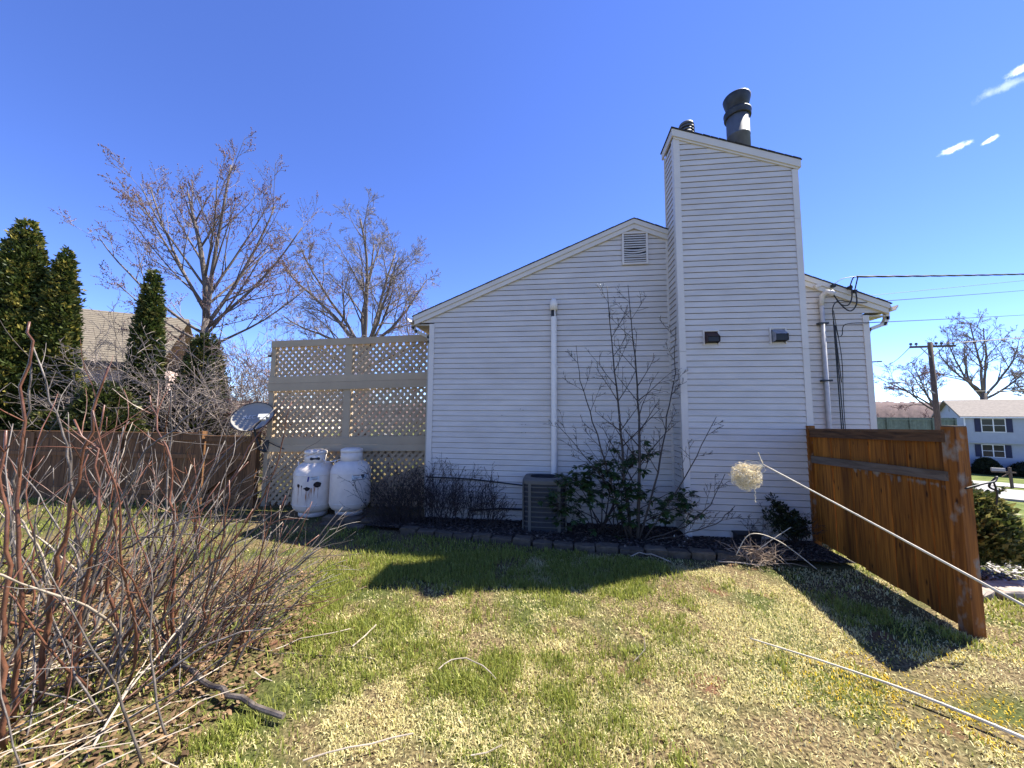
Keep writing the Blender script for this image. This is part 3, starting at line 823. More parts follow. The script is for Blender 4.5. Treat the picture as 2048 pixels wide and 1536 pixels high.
# the deck behind the screen
dk = thing('deck', (-4.4, 9.5, 0), 'raised wooden deck with a board railing seen through the lattice screen', 'deck')
for i in range(22):
    y = 7.72 + i * .146
    MB().box(-6.3, -2.48, y, y + .138, 1.21, 1.238).build('deck_board', 'deck', dk)
for x in (-6.28, -5.0, -3.7, -2.55): MB().box(x - .045, x + .045, 10.78, 10.87, -.1, 2.2).build('post', 'deckrail', dk)
for z in (1.55, 1.80, 2.12): MB().box(-6.3, -2.48, 10.76, 10.79, z, z + (.10 if z > 2 else .09)).build('railing_board', 'deckrail', dk)
for y in (7.75, 9.2): MB().box(-6.34, -6.25, y, y + .09, -.1, 2.2).build('post', 'deckrail', dk)
for z in (1.55, 1.80, 2.12): MB().box(-6.29, -6.26, 7.72, 10.8, z, z + .09).build('railing_board', 'deckrail', dk)
MB().box(-6.2, -2.5, 7.75, 10.7, 1.06, 1.2).build('joists', 'screen', dk)

# small camera on the screen post
sec = thing('security_camera', (-6.37, SY, 3.30), 'small white security camera on the lattice screen post', 'camera')
MB().obox((-6.385, SY + .0, 3.345), (.075, .11, .065), (0, .1, .2)).build('housing', 'pvc', sec)
MB().obox((-6.38, SY - .02, 3.297), (.045, .05, .05)).build('lens', 'black', sec)

# ------------------------------------------------------------------ propane tanks
def cyl_patch(cx, cy, r, outline, name, m, parent, lift=.003):
    """curved piece hugging a cylinder: outline in (angle from -y in degrees, height)"""
    n = len(outline); V = []; Fc = []
    ca = sum(p[0] for p in outline) / n; cz = sum(p[1] for p in outline) / n
    for s_ in (0, .34, .67, 1):
        for a, z in outline:
            aa = math.radians(ca + (a - ca) * s_); zz = cz + (z - cz) * s_
            V.append((cx + (r + lift) * math.sin(aa), cy - (r + lift) * math.cos(aa), zz))
    for q in range(3):
        for i in range(n): Fc.append((q * n + i, q * n + (i + 1) % n, (q + 1) * n + (i + 1) % n, (q + 1) * n + i))
    mm = MB(); mm.add(V, Fc); return mm.build(name, m, parent)
def ragged(a, z, da, dz, n=14, j=.3):
    return [(a + da * math.cos(2 * math.pi * i / n) * (1 + rnd.uniform(-j, j)), z + dz * math.sin(2 * math.pi * i / n) * (1 + rnd.uniform(-j, j))) for i in range(n)]
def tank(cx, cy, zb, name_label, slot):
    t = thing('propane_tank', (cx, cy, zb), name_label, 'propane tank', 'white propane tanks against the lattice')
    R = .38
    prof = [(.0, .055), (.18, .062), (.27, .082), (.335, .122), (.37, .18), (.38, .235), (.38, .80), (.372, .86), (.345, .925), (.30, .98), (.24, 1.02), (.215, 1.03), (0, 1.035)]
    MB().lathe([(r, z + zb) for r, z in prof], (cx, cy, 0), 48).build('body', 'tankwhite', t, smooth=True)
    MB().lathe([(.383, zb + .228), (.3835, zb + .232), (.3835, zb + .240), (.381, zb + .245)], (cx, cy, 0), 48).build('weld_seam', 'tankwhite', t, smooth=True)
    MB().lathe([(.381, zb + .80), (.3835, zb + .804), (.3835, zb + .811), (.379, zb + .818)], (cx, cy, 0), 48).build('weld_seam', 'tankwhite', t, smooth=True)
    MB().lathe([(.245, zb - .01), (.262, zb - .01), (.262, zb + .075), (.250, zb + .08)], (cx, cy, 0), 40).build('foot_ring', 'tankwhite', t, smooth=True)
    MB().lathe([(.190, zb + 1.02), (.205, zb + 1.022), (.205, zb + 1.215), (.196, zb + 1.216)], (cx, cy, 0), 40).build('collar', 'tankwhite', t, smooth=True)
    MB().lathe([(.206, zb + 1.195), (.212, zb + 1.198), (.212, zb + 1.245), (.20, zb + 1.262), (.14, zb + 1.282), (.0, zb + 1.29)], (cx, cy, 0), 40).build('lid', 'tankwhite', t, smooth=True)
    if slot:
        o = []
        for i in range(20):
            a = 2 * math.pi * i / 20; o.append((30 + (18 if math.cos(a) > 0 else -18) + 8 * math.cos(a), zb + 1.115 + .030 * math.sin(a)))
        cyl_patch(cx, cy, .205, o, 'collar_slot', 'black', t)
    for a in (-62, 62):
        aa = math.radians(a); bx, by = cx + .30 * math.sin(aa), cy - .30 * math.cos(aa)
        pts = [(bx + .036 * math.cos(q) * math.cos(aa), by + .036 * math.cos(q) * math.sin(aa), zb + .985 + .062 * math.sin(q)) for q in np.linspace(-.3, math.pi + .3, 12)]
        MB().tube(pts, .0095, 8).build('lifting_lug', 'tankwhite', t, smooth=True)
    return t
t1x, t1y = -4.83, 7.10
t1 = tank(t1x, t1y, .0, 'rusty white propane tank with dark burnt patches, standing on the grass', True)
R_ = .38
o = 30
cyl_patch(t1x, t1y, R_, ragged(o + 12, .635, 10, .058, 16, .12), 'rust_patch', 'rustdark', t1, .004)
cyl_patch(t1x, t1y, R_, ragged(o - 14, .565, 9, .036, 14, .3), 'rust_patch', 'rustdark', t1, .004)
cyl_patch(t1x, t1y, R_, ragged(o - 41, .622, 5, .034, 12, .3), 'rust_patch', 'rustdark', t1, .004)
cyl_patch(t1x, t1y, R_, ragged(o - 30, .612, 1.6, .022, 10, .3), 'rust_patch', 'rustdark', t1, .004)
cyl_patch(t1x, t1y, R_, ragged(o - 79, .68, 4, .05, 12, .3), 'rust_patch', 'rustdark', t1, .004)
cyl_patch(t1x, t1y, R_, ragged(o - 70, .545, 3.5, .035, 12, .3), 'rust_patch', 'rustdark', t1, .004)
for a, w_, z0, z1 in ((o - 17, 2.6, .28, .56), (o - 13, 1.2, .18, .55), (o - 8, 3.0, .36, .57), (o + 4, 2.5, .40, .60), (o - 41, .9, .25, .60), (o - 30, 1.0, .42, .60), (o - 69, .9, .3, .53), (o + 14, 1.3, .36, .58), (o - 3, 1.2, .33, .58)):
    cyl_patch(t1x, t1y, R_, [(a - w_, z1), (a - w_ * .8, (z0 + z1) / 2), (a - w_ * .15, z0), (a + w_ * .25, z0 + .03), (a + w_ * .9, (z0 + z1) / 2 + .03), (a + w_, z1)], 'rust_streak', 'rust', t1, .0025)
cyl_patch(t1x, t1y, R_, [(o - 8, .72), (o + 16, .72), (o + 16, .80), (o - 8, .80)], 'label', 'label', t1, .002)
cyl_patch(t1x, t1y, R_, [(o - 16, .70), (o - 11.5, .70), (o - 9.5, .795), (o - 14, .795)], 'label', 'labelblue', t1, .003)
for z, a, b in ((.785, -6, 14), (.755, -3, 12), (.742, -3, 12), (.730, 0, 10)):
    for q in range(a, b - 2, 3): cyl_patch(t1x, t1y, R_, [(o + q, z - (.006 if z > .78 else .002)), (o + q + 2.3, z - (.006 if z > .78 else .002)), (o + q + 2.3, z + .004), (o + q, z + .004)], 'label_print', 'labelink', t1, .004)
t2x, t2y = -4.075, 7.13
t2 = tank(t2x, t2y, .045, 'cleaner white propane tank set on stacked stone blocks', False)
o = 34
cyl_patch(t2x, t2y, R_, [(o - 2, .735), (o + 40, .735), (o + 40, .835), (o - 2, .835)], 'label', 'label', t2, .002)
cyl_patch(t2x, t2y, R_, [(o + 22, .835), (o + 36, .835), (o + 34, .78), (o + 30, .74)], 'label', 'labelink', t2, .003)
cyl_patch(t2x, t2y, R_, [(o + 38, .75), (o + 46, .76), (o + 46, .84), (o + 41, .83)], 'label', 'conduit', t2, .004)
for z, a, b, h in ((.822, 2, 20, .007), (.79, 4, 20, .0025), (.775, 4, 20, .0025), (.762, 4, 18, .0025), (.738, -1, 38, .008)):
    for q in range(a, b - 2, 3): cyl_patch(t2x, t2y, R_, [(o + q, z - h), (o + q + 2.4, z - h), (o + q + 2.4, z + h), (o + q, z + h)], 'label_print', 'labelink', t2, .004)
cyl_patch(t2x, t2y, R_, ragged(o + 3, .645, 2, .022, 10, .3), 'rust_patch', 'rustdark', t2, .003)
for q in range(9):
    a = o + 38 + rnd.uniform(-9, 9); z = .29 + rnd.uniform(-.05, .06)
    cyl_patch(t2x, t2y, R_, ragged(a, z, 1.8, .012, 8, .4), 'scuff_mark', 'labelink', t2, .003)
hose = cable([(t1x + .2, t1y - .06, 1.10), (t1x + .34, t1y - .16, 1.06), (t1x + .46, t1y - .18, 1.07), (t2x - .2, t2y - .05, 1.10)], .010, 'gas_hose', 'pvc')
tag(hose, 'thin pale gas hose joining the two propane tanks', 'hose')
# blocks under the second tank and at the lawn edge there
bk = thing('block_stack', (-3.9, 6.7, 0), 'stacked dark landscaping blocks under and before the clean propane tank', 'stones')
def rock(cx, cy, z0, lx, ly, lz, rz, parent, m='stone', nm='block', j=.012):
    mm = MB(); R = Matrix.Rotation(rz, 3, 'Z'); b = min(lx, ly, lz) * .14
    V = []
    for s_, z in ((1 - 2 * b / lx, 0), (1, b), (1, lz - b), (1 - 2 * b / lx, lz)):
        for sx2, sy2 in ((-1, -1), (0, -1), (1, -1), (1, 0), (1, 1), (0, 1), (-1, 1), (-1, 0)):
            f = 1 if sx2 == 0 or sy2 == 0 else .95
            p = R @ Vector((sx2 * lx / 2 * s_ * f + rnd.uniform(-j, j), sy2 * ly / 2 * s_ * f + rnd.uniform(-j, j), 0))
            V.append((cx + p.x, cy + p.y, z0 + z + rnd.uniform(-j, j) * .5))
    Fc = [tuple(range(7, -1, -1)), tuple(range(24, 32))]
    for q in range(3):
        for i in range(8): Fc.append((q * 8 + i, q * 8 + (i + 1) % 8, q * 8 + 8 + (i + 1) % 8, q * 8 + 8 + i))
    mm.add(V, Fc); return mm.build(nm, m, parent)
for q in ((-4.25, 6.86, -.04, .32, .26, .085, .1), (-3.85, 6.88, -.04, .36, .28, .085, -.15), (-4.05, 7.2, -.04, .6, .4, .08, 0), (-4.12, 6.66, -.02, .33, .2, .13, .15), (-3.75, 6.62, -.02, .36, .22, .12, -.1), (-3.35, 6.60, -.02, .34, .2, .12, .1), (-4.0, 6.42, -.03, .4, .18, .07, .05), (-3.55, 6.36, -.03, .38, .18, .08, 0)):
    rock(*q, parent=bk)

# ------------------------------------------------------------------ satellite dish
sd = thing('satellite_dish', (-6.45, 7.3, 1.3), 'grey oval satellite dish mounted at the corner of the lattice screen', 'satellite dish')
dn = Vector((.20, -.79, .58)).normalized()
dx = Vector((1, .10, .17)); dx = (dx - dn * dx.dot(dn)).normalized(); dy_ = dn.cross(dx)
dc = Vector((-6.40, 7.22, 1.93)); A_, B_ = .41, .37
def dpt(r, a, lift=0): return dc + dx * (A_ * r * math.cos(a)) + dy_ * (B_ * r * math.sin(a)) + dn * (.075 * r * r - .06 + lift)
m = MB(); V = []; Fc = []; NA = 48; RR = (.0, .2, .4, .6, .8, 1.0)
for lift in (0, -.012):
    for r in RR:
        for i in range(NA): V.append(dpt(max(r, .001), 2 * math.pi * i / NA, lift))
nr = len(RR)
for s_ in range(2):
    for q in range(nr - 1):
        for i in range(NA):
            a = s_ * nr * NA + q * NA + i; b = s_ * nr * NA + q * NA + (i + 1) % NA
            Fc.append((a, b, b + NA, a + NA) if s_ == 0 else (b, a, a + NA, b + NA))
for i in range(NA):
    a = (nr - 1) * NA + i; b = (nr - 1) * NA + (i + 1) % NA; Fc.append((a, a + nr * NA, b + nr * NA, b))
m.add(V, Fc); refl = m.build('reflector', 'dish', sd, smooth=True)
m = MB(); m.tube([dpt(1.0, 2 * math.pi * i / NA) for i in range(NA + 1)], .009, 6); m.build('rim', 'darkmetal', refl)
tcu = bpy.data.curves.new('lettering', 'FONT'); tcu.body = 'DIRECTV'; tcu.size = .125; tcu.align_x = 'CENTER'; tcu.align_y = 'CENTER'; tcu.extrude = .001
tcu.materials.append(M['dishtext'])
to_c = bpy.data.objects.new('lettering_curve', tcu)
to = bpy.data.objects.new('lettering', bpy.data.meshes.new_from_object(to_c)); COL.objects.link(to)
bpy.data.objects.remove(to_c)
tn = dpt(.0, 0) + dn * .022 - dx * .06 + dy_ * .02
to.parent = sd
to.matrix_parent_inverse = Matrix.Translation(-Vector(sd.location))
tx = (dx * math.cos(.06) + dy_ * math.sin(.06)); ty = dn.cross(tx)
to.matrix_basis = Matrix(((tx.x, ty.x, dn.x, tn.x), (tx.y, ty.y, dn.y, tn.y), (tx.z, ty.z, dn.z, tn.z), (0, 0, 0, 1)))
feed = Vector((-5.93, 6.98, 1.945))
armb = dpt(1.0, math.radians(-72), -.02)
m = MB(); m.tube([dc - dn * .1 + dy_ * -.1, armb - dn * .03, armb + dn * .1 + dx * .03, feed - dn * .02], .016, 8); m.build('feed_arm', 'darkmetal', sd)
from mathutils import Quaternion
m = MB(); m.beam(feed - dx * .10, feed + dx * .10, .07, .075, up=dy_); m.build('feed_box', 'dishbright', sd)
m = MB(); m.beam(feed - dx * .05 - dy_ * .07, feed + dx * .05 - dy_ * .07, .06, .05, up=dy_); m.build('feed_horn', 'dishbright', sd)
m = MB(); m.tube([dc - dn * .08, dc - dn * .16 - Vector((0, 0, .10)), Vector((-6.46, 7.36, 1.60)), Vector((-6.40, 7.46, 1.22)), Vector((-6.30, SY - .07, 1.18))], .024, 10); m.build('mast', 'darkmetal', sd)
m = MB(); m.tube([Vector((-6.44, 7.40, 1.50)), Vector((-5.86, SY - .065, 1.23))], .010, 6); m.build('brace', 'darkmetal', sd)
MB().box(-6.36, -6.24, SY - .075, SY - .063, 1.16, 1.42).build('mounting_plate', 'darkmetal', sd)

# ------------------------------------------------------------------ wooden fence by the neighbour, with its gate
fl_ = thing('board_fence', (-11, 7.45, 0), 'weathered brown board fence running off behind the bare shrubs', 'fence')
FY = 7.45
x = -14.6
while x < -7.85:
    w_ = .132 + rnd.uniform(-.006, .006); hgt = 1.47 + rnd.uniform(-.006, .006)
    MB().box(x, x + w_, FY + rnd.uniform(0, .004), FY + .022, -.06, hgt).build('picket', 'fenceL', fl_); x += w_ + .006
for xx in (-14.6, -12.2, -9.85):
    MB().box(xx - .05, xx + .05, FY - .05, FY - .002, -.06, 1.55).build('post', 'fenceL', fl_)
MB().box(-7.86, -7.74, FY - .06, FY + .06, -.06, 1.60).build('post', 'fenceL', fl_)
MB().box(-14.6, -7.865, FY - .03, FY - .003, 1.40, 1.53).build('rail', 'fenceL', fl_)
MB().box(-14.6, -7.865, FY - .05, FY + .045, 1.532, 1.56).build('cap_rail', 'fenceL', fl_)
MB().box(-14.6, -7.865, FY - .035, FY - .003, .20, .29).build('rail', 'fenceL', fl_)
MB().box(-14.6, -7.865, FY - .035, FY - .003, 1.0, 1.09).build('rail', 'fenceL', fl_)
gt = thing('fence_gate', (-7.05, FY, 0), 'brown wooden gate with a diagonal brace beside the lattice screen', 'gate')
x = -7.70
while x < -6.56:
    MB().box(x, x + .118, FY + rnd.uniform(0, .004), FY + .022, -.0, 1.44 + rnd.uniform(-.005, .005)).build('picket', 'fenceL', gt); x += .124
for z in (.16, 1.0, 1.38): MB().box(-7.70, -6.57, FY - .035, FY - .003, z, z + .09).build('rail', 'fenceL', gt)
MB().box(-7.70, -6.57, FY - .05, FY + .045, 1.475, 1.505).build('cap_rail', 'fenceL', gt)
MB().beam((-7.62, FY - .0185, .27), (-6.65, FY - .0185, .98), .03, .085, up=(0, 1, 0)).build('brace', 'fenceL', gt)
MB().box(-6.55, -6.43, FY - .05, FY + .07, -.06, 1.60).build('gate_post', 'fenceL', gt)

# ------------------------------------------------------------------ stained cedar fence panel
fr = thing('cedar_fence_panel', (3.95, 5.3, 0), 'orange-brown stained cedar fence panel with a thick corner post beside the chimney', 'fence')
fa, fb = Vector((4.05, 6.50, 0)), Vector((3.80, 4.05, 0))
fd = (fb - fa).normalized(); fn = Vector((fd.y, -fd.x, 0)); fn = fn if fn.x < 0 else -fn     # side seen from the lawn
ys = [6.43, 6.34, 6.17, 5.96, 5.76, 5.55, 5.40, 5.20, 5.02, 4.90, 4.77, 4.62, 4.47, 4.37, 4.25, 4.13]
def fpt(y, off=0, z=0):
    t = (y - fa.y) / (fb.y - fa.y); p = fa + (fb - fa) * t + fn * off; return Vector((p.x, p.y, z))
for a, b in zip(ys[:-1], ys[1:]):
    c0 = fpt(a - .002); c1 = fpt(b + .002); th = .018; off = rnd.uniform(-.002, .002) - (.009 if ys.index(a) % 2 else 0)
    zt = 1.80 + .05 * (6.4 - a) / 2.4; zb = .10 - .06 * (6.4 - a) / 2.4 + rnd.uniform(-.01, .01)
    mm = MB(); V = []
    for z in (zb, zt):
        for p, oo in ((c0, off), (c1, off), (c1, off - th), (c0, off - th)): V.append((p.x + fn.x * oo, p.y + fn.y * oo, z))
    mm.add(V, [(0, 3, 2, 1), (4, 5, 6, 7), (0, 1, 5, 4), (1, 2, 6, 5), (2, 3, 7, 6), (3, 0, 4, 7)]); mm.build('plank', 'fenceR', fr)
def frail(za0, zb0, za1, zb1, o0, o1, m, nm='rail'):
    mm = MB(); V = []
    for y, lo, hi in ((6.44, za0, zb0), (4.12, za1, zb1)):
        for oo, z in ((o0, lo), (o1, lo), (o1, hi), (o0, hi)):
            p = fpt(y, oo); V.append((p.x, p.y, z))
    mm.add(V, [(0, 1, 2, 3), (7, 6, 5, 4), (0, 4, 5, 1), (1, 5, 6, 2), (2, 6, 7, 3), (3, 7, 4, 0)]); return mm.build(nm, m, fr)
frail(1.69, 1.80, 1.77, 1.865, .006, .042, 'fencerail')
frail(1.80, 1.825, 1.866, 1.89, -.045, .05, 'fencerail', 'cap_rail')
frail(1.29, 1.40, 1.395, 1.485, .006, .042, 'greyrail')
pp = MB(); pp.obox((3.855, 4.10, .93), (.115, .12, 1.98), (0, 0, .10)); np_ = pp.build('corner_post', 'fencepost', fr)
MB().obox((3.855, 4.10, 1.925), (.112, .117, .012), (0, 0, .10)).build('post_top', 'greyrail', np_)
MB().obox((4.03, 6.47, .91), (.11, .12, 1.92), (0, 0, .10)).build('end_post', 'fencepost', fr)
cable([(3.80, 3.985, 1.35), (3.95, 3.98, 1.40), (4.06, 4.0, 1.42), (4.10, 4.02, 1.46), (4.04, 4.03, 1.37), (4.11, 4.03, 1.33)], .009, 'wire_hook', 'black', fr)
cable([(4.06, 4.01, 1.42), (4.09, 4.02, 1.31), (4.085, 4.03, 1.20)], .008, 'wire_hook', 'black', fr)

# ------------------------------------------------------------------ planting bed, its mulch and block edging
edge_pts = [(-3.3, 6.22), (-2.5, 6.12), (-1.70, 6.02), (-.91, 5.92), (-.16, 5.80), (.57, 5.70), (1.34, 5.665), (2.07, 5.635), (2.51, 5.59), (3.0, 5.55), (3.6, 5.50)]
ex = np.array([p[0] for p in edge_pts]); ey = np.array([p[1] for p in edge_pts])
def edge_y(x): return np.interp(x, ex, ey)
V = []; Fc = []
xs = np.linspace(-3.3, 4.0, 40)
for x in xs:
    y0 = float(edge_y(x)) + .12; y1 = W + .02 if x < 2.1 else 6.5
    for t in np.linspace(0, 1, 7):
        V.append((x, y0 + (y1 - y0) * t, .055 + .015 * float(fbm(x * 5, t * 6, 4)) ))
for i in range(39):
    for j in range(6):
        q = i * 7 + j; Fc.append((q, q + 7, q + 8, q + 1))
kind(npmesh('mulch_bed', V, Fc, 'mulchbase'), 'structure')
eg = thing('block_edging', (.5, 5.8, 0), 'low row of weathered concrete blocks edging the planting bed', 'edging')
x = -2.6
while x < 2.75:
    lx = rnd.uniform(.30, .36); xc = x + lx / 2; yc = float(edge_y(xc)) + .085
    an = math.atan2(float(edge_y(xc + .1)) - float(edge_y(xc - .1)), .2)
    rock(xc, yc, -.03, lx - .012, .17, .135 + rnd.uniform(-.03, .015), an + rnd.uniform(-.07, .07), eg, 'stone', 'block', .014); x += lx
# mulch chips
def chips(name, n, fx_, m, size, zf, label, cat, cols):
    pts = fx_(n); V = np.empty((n * 8, 3)); Fq = np.empty((n * 6, 4), int)
    a = rng.uniform(0, 6.28, n); til = rng.uniform(-.5, .5, n); til2 = rng.uniform(-.4, .4, n)
    L = rng.uniform(.5, 1.3, n) * size; Wd = L * rng.uniform(.25, .6, n); Hh = L * rng.uniform(.08, .2, n)
    cor = np.array([(-1, -1, -1), (1, -1, -1), (1, 1, -1), (-1, 1, -1), (-1, -1, 1), (1, -1, 1), (1, 1, 1), (-1, 1, 1)]) / 2
    for i in range(8):
        lx, ly, lz = cor[i, 0] * L, cor[i, 1] * Wd, cor[i, 2] * Hh
        x = lx * np.cos(a) - ly * np.sin(a); y = lx * np.sin(a) + ly * np.cos(a)
        V[i::8, 0] = pts[:, 0] + x; V[i::8, 1] = pts[:, 1] + y; V[i::8, 2] = pts[:, 2] + lz + lx * til + ly * til2
    fc = np.array([(0, 3, 2, 1), (4, 5, 6, 7), (0, 1, 5, 4), (1, 2, 6, 5), (2, 3, 7, 6), (3, 0, 4, 7)])
    Fq = (np.arange(n)[:, None, None] * 8 + fc[None]).reshape(-1, 4)
    cols = np.array(cols); c = cols[rng.integers(0, len(cols), n)] * rng.uniform(.7, 1.25, (n, 1))
    t = np.ones((n * 8, 4)); t[:, :3] = np.repeat(c, 8, 0)
    o = npmesh(name, V, Fq, m, tint=t); kind(o, 'stuff', label, cat); return o
M['chip'] = leaf_mat('mulch_chip', trans=0.0, rough=.9)
def bedpts(n):
    x = rng.uniform(-3.2, 3.95, n); lo = edge_y(x) + .12; hi = np.where(x < 2.1, W - .03, KY - .02)
    y = lo + (hi - lo) * rng.random(n); return np.stack([x, y, np.full(n, .075) + rng.uniform(-.01, .015, n)], 1)
chips('mulch_chips', 5200, bedpts, 'chip', .045, None, 'dark bark mulch chips and old leaves in the planting bed', 'mulch', [(.05, .036, .028), (.09, .07, .055), (.035, .026, .02), (.16, .12, .085)])
bx = thing('utility_box', (2.98, 6.34, 0), 'small dark blue-black box at the foot of the chimney', 'box')
MB().obox((2.98, 6.36, .12), (.34, .16, .11), (0, 0, .06)).build('box_body', 'black', bx)
MB().obox((2.98, 6.355, .186), (.38, .18, .022), (0.05, 0, .06)).build('box_lid', 'black', bx)

# ------------------------------------------------------------------ trees and shrubs
def nrmv(v):
    return v / (np.linalg.norm(v) + 1e-12)
def perp(d):
    a = np.cross(d, (0.3, 0.5, 0.8)); a = nrmv(a); b = np.cross(d, a); t = rnd.uniform(0, 6.283)
    return a * math.cos(t) + b * math.sin(t)
class Tree:
    """recursive bare branching; each level keeps its own tubes"""
    def __init__(s, nch, lr, ang, wob=.10, trop=.03, rr=.62, minr=.006, sides=(8, 6, 4, 3, 3, 3), seg=(.6, .5, .4, .35, .3, .25), t0=.25, droop=0, tips=None):
        s.nch, s.lr, s.ang, s.wob, s.trop, s.rr, s.minr, s.sides, s.seg, s.t0 = nch, lr, ang, wob, trop, rr, minr, sides, seg, t0
        s.wood, s.fine, s.tip = MB(), MB(), []
    def grow(s, p, d, L, r, lvl, t0=None, stop=None):
        n = max(3, int(L / s.seg[min(lvl, 5)])); p = np.array(p, float); d = nrmv(np.array(d, float))
        pts = [p.copy()]; dirs = [d.copy()]
        w = s.wob * (1 + .35 * lvl)
        for i in range(n):
            d = nrmv(d + rng.normal(0, w, 3) + np.array([0, 0, s.trop])); p = p + d * (L / n); pts.append(p.copy()); dirs.append(d.copy())
        end = .30 if lvl < len(s.nch) else .4
        rad = [max(r * (1 - (1 - end) * i / n), s.minr * .6) for i in range(n + 1)]
        (s.wood if lvl < 2 else s.fine).tube(pts, rad, s.sides[min(lvl, 5)], cap=lvl < 2)
        if lvl >= len(s.nch):
            s.tip.append((pts, dirs)); return
        k = s.nch[lvl]; tt = s.t0 if t0 is None else t0
        for j in range(k):
            t = tt + (1 - tt) * (j + rnd.uniform(.1, .9)) / k
            q = min(int(t * n), n - 1); f = t * n - q
            bp = pts[q] * (1 - f) + pts[q + 1] * f; bd = dirs[q]
            a = math.radians(rnd.gauss(s.ang[lvl], s.ang[lvl] * .2))
            nd = bd * math.cos(a) + perp(bd) * math.sin(a)
            s.grow(bp, nd, L * s.lr[lvl] * rnd.uniform(.65, 1.15) * (1.15 - .55 * t), max(rad[q] * s.rr, s.minr), lvl + 1)
    def finish(s, root, wood_m, fine_m, crown='crown'):
        a = s.wood.build('trunk', wood_m, root, smooth=True); b = s.fine.build(crown, fine_m, root); b['kind'] = 'stuff'; return a, b

def blobs(pts, size, name, m, parent):
    """small four-sided buds"""
    P = np.array(pts); n = len(P); sz = rng.uniform(.6, 1.4, n)[:, None] * size
    off = np.array([(1, 0, 0), (-.5, .87, 0), (-.5, -.87, 0), (0, 0, 1.6), (0, 0, -1.2)])
    rt = rng.normal(0, .35, (n, 3))
    V = (P[:, None, :] + sz[:, None] * (off[None] + rt[:, None, :] * off[None, :, 2:3])).reshape(-1, 3)
    F = np.array([(0, 1, 3), (1, 2, 3), (2, 0, 3), (1, 0, 4), (2, 1, 4), (0, 2, 4)])
    return npmesh(name, V, (np.arange(n)[:, None, None] * 5 + F[None]).reshape(-1, 3), m, parent)

# budding maple beyond the board fence
bt = thing('budding_tree', (-13.6, 12.6, 0), 'tall budding maple with ascending bare limbs behind the evergreens', 'tree')
T = Tree((6, 5, 5), (.50, .50, .66), (30, 34, 34), wob=.03, trop=.05, minr=.0062, rr=.46, t0=.12)
T.wood.tube([(-13.62, 12.6, -.1), (-13.5, 12.55, 2.0), (-13.35, 12.5, 4.2), (-13.25, 12.45, 5.6)], [.24, .20, .165, .13], 10)
LD = [np.array(q) for q in ((-13.35, 12.5, 4.2), (-13.25, 12.45, 5.6), (-13.35, 12.4, 7.0), (-13.7, 12.35, 8.6), (-14.1, 12.3, 9.9), (-14.4, 12.25, 11.0))]
T.wood.tube(LD[1:], [.13, .10, .075, .045, .015], 8)
def ldp(z): 
    for a_, b_ in zip(LD[:-1], LD[1:]):
        if z <= b_[2]: return a_ + (b_ - a_) * (z - a_[2]) / (b_[2] - a_[2])
    return LD[-1]
for z, d, L, r in ((5.5, (.20, -.1, 1), 6.0, .085), (5.3, (.48, .2, 1), 5.6, .075), (5.8, (-.62, .0, .85), 6.2, .07), (5.2, (.80, .1, .72), 5.4, .065), (6.3, (.36, .3, 1), 4.6, .055), (5.0, (-.95, -.1, .58), 5.8, .06),
                   (6.8, (-.55, -.3, .9), 4.4, .05), (7.2, (.45, -.3, .9), 3.6, .05), (7.8, (-.7, .2, .8), 3.6, .045), (8.4, (.3, .2, 1), 2.4, .04), (9.0, (-.5, 0, 1), 2.0, .035), (9.4, (.35, 0, 1), 1.6, .03), (9.9, (-.25, .1, 1), 1.4, .03),
                   (4.7, (-1, 0, .36), 4.8, .05), (4.4, (1, .1, .40), 4.6, .05), (4.9, (.9, -.3, .55), 4.2, .05), (4.25, (-.9, .3, .3), 3.8, .045), (6.0, (-.2, -.7, .9), 4.0, .05), (6.1, (.1, .7, .9), 4.0, .05)):
    T.grow(ldp(z), d, L, r, 0 if L > 3.3 else 1)
T.finish(bt, 'bark', 'twig')
bp_ = []
for pts, dirs in T.tip:
    for q in range(1, len(pts)):
        for f in (0, .5):
            if rnd.random() < .85: bp_.append(pts[q] * (1 - f) + pts[q - 1] * f + rng.normal(0, .015, 3))
blobs(bp_, .017, 'buds', 'bud', bt)['kind'] = 'stuff'

# broad bare tree behind the deck
bb = thing('bare_tree', (-12.3, 22.6, 0), 'broad bare shade tree with fanning limbs behind the deck screen', 'tree')
T = Tree((8, 6, 5, 4), (.46, .52, .60, .62), (36, 38, 40, 42), wob=.075, trop=.025, minr=.0125, rr=.5, t0=.2)
T.wood.tube([(-12.3, 22.6, -.2), (-12.35, 22.6, 3.0), (-12.4, 22.6, 6.2)], [.5, .42, .36], 10)
for d, L, r in (((-.62, 0, .8), 8.0, .15), ((-.24, .2, 1), 8.0, .14), ((.04, -.1, 1), 8.4, .16), ((.40, .1, .95), 7.6, .15), ((.85, 0, .62), 6.6, .12), ((-.95, .1, .5), 6.6, .11), ((.2, .6, .8), 6.0, .11), ((-.42, -.3, .9), 7.0, .12), ((.62, -.3, .8), 6.6, .11)):
    T.grow((-12.4, 22.6, 6.0), d, L, r, 0)
T.grow((-12.35, 22.6, 5.0), (.95, 0, .35), 5.2, .11, 0); T.grow((-12.35, 22.6, 4.6), (-.95, 0, .4), 5.0, .10, 0)
T.finish(bb, 'bark', 'twig')

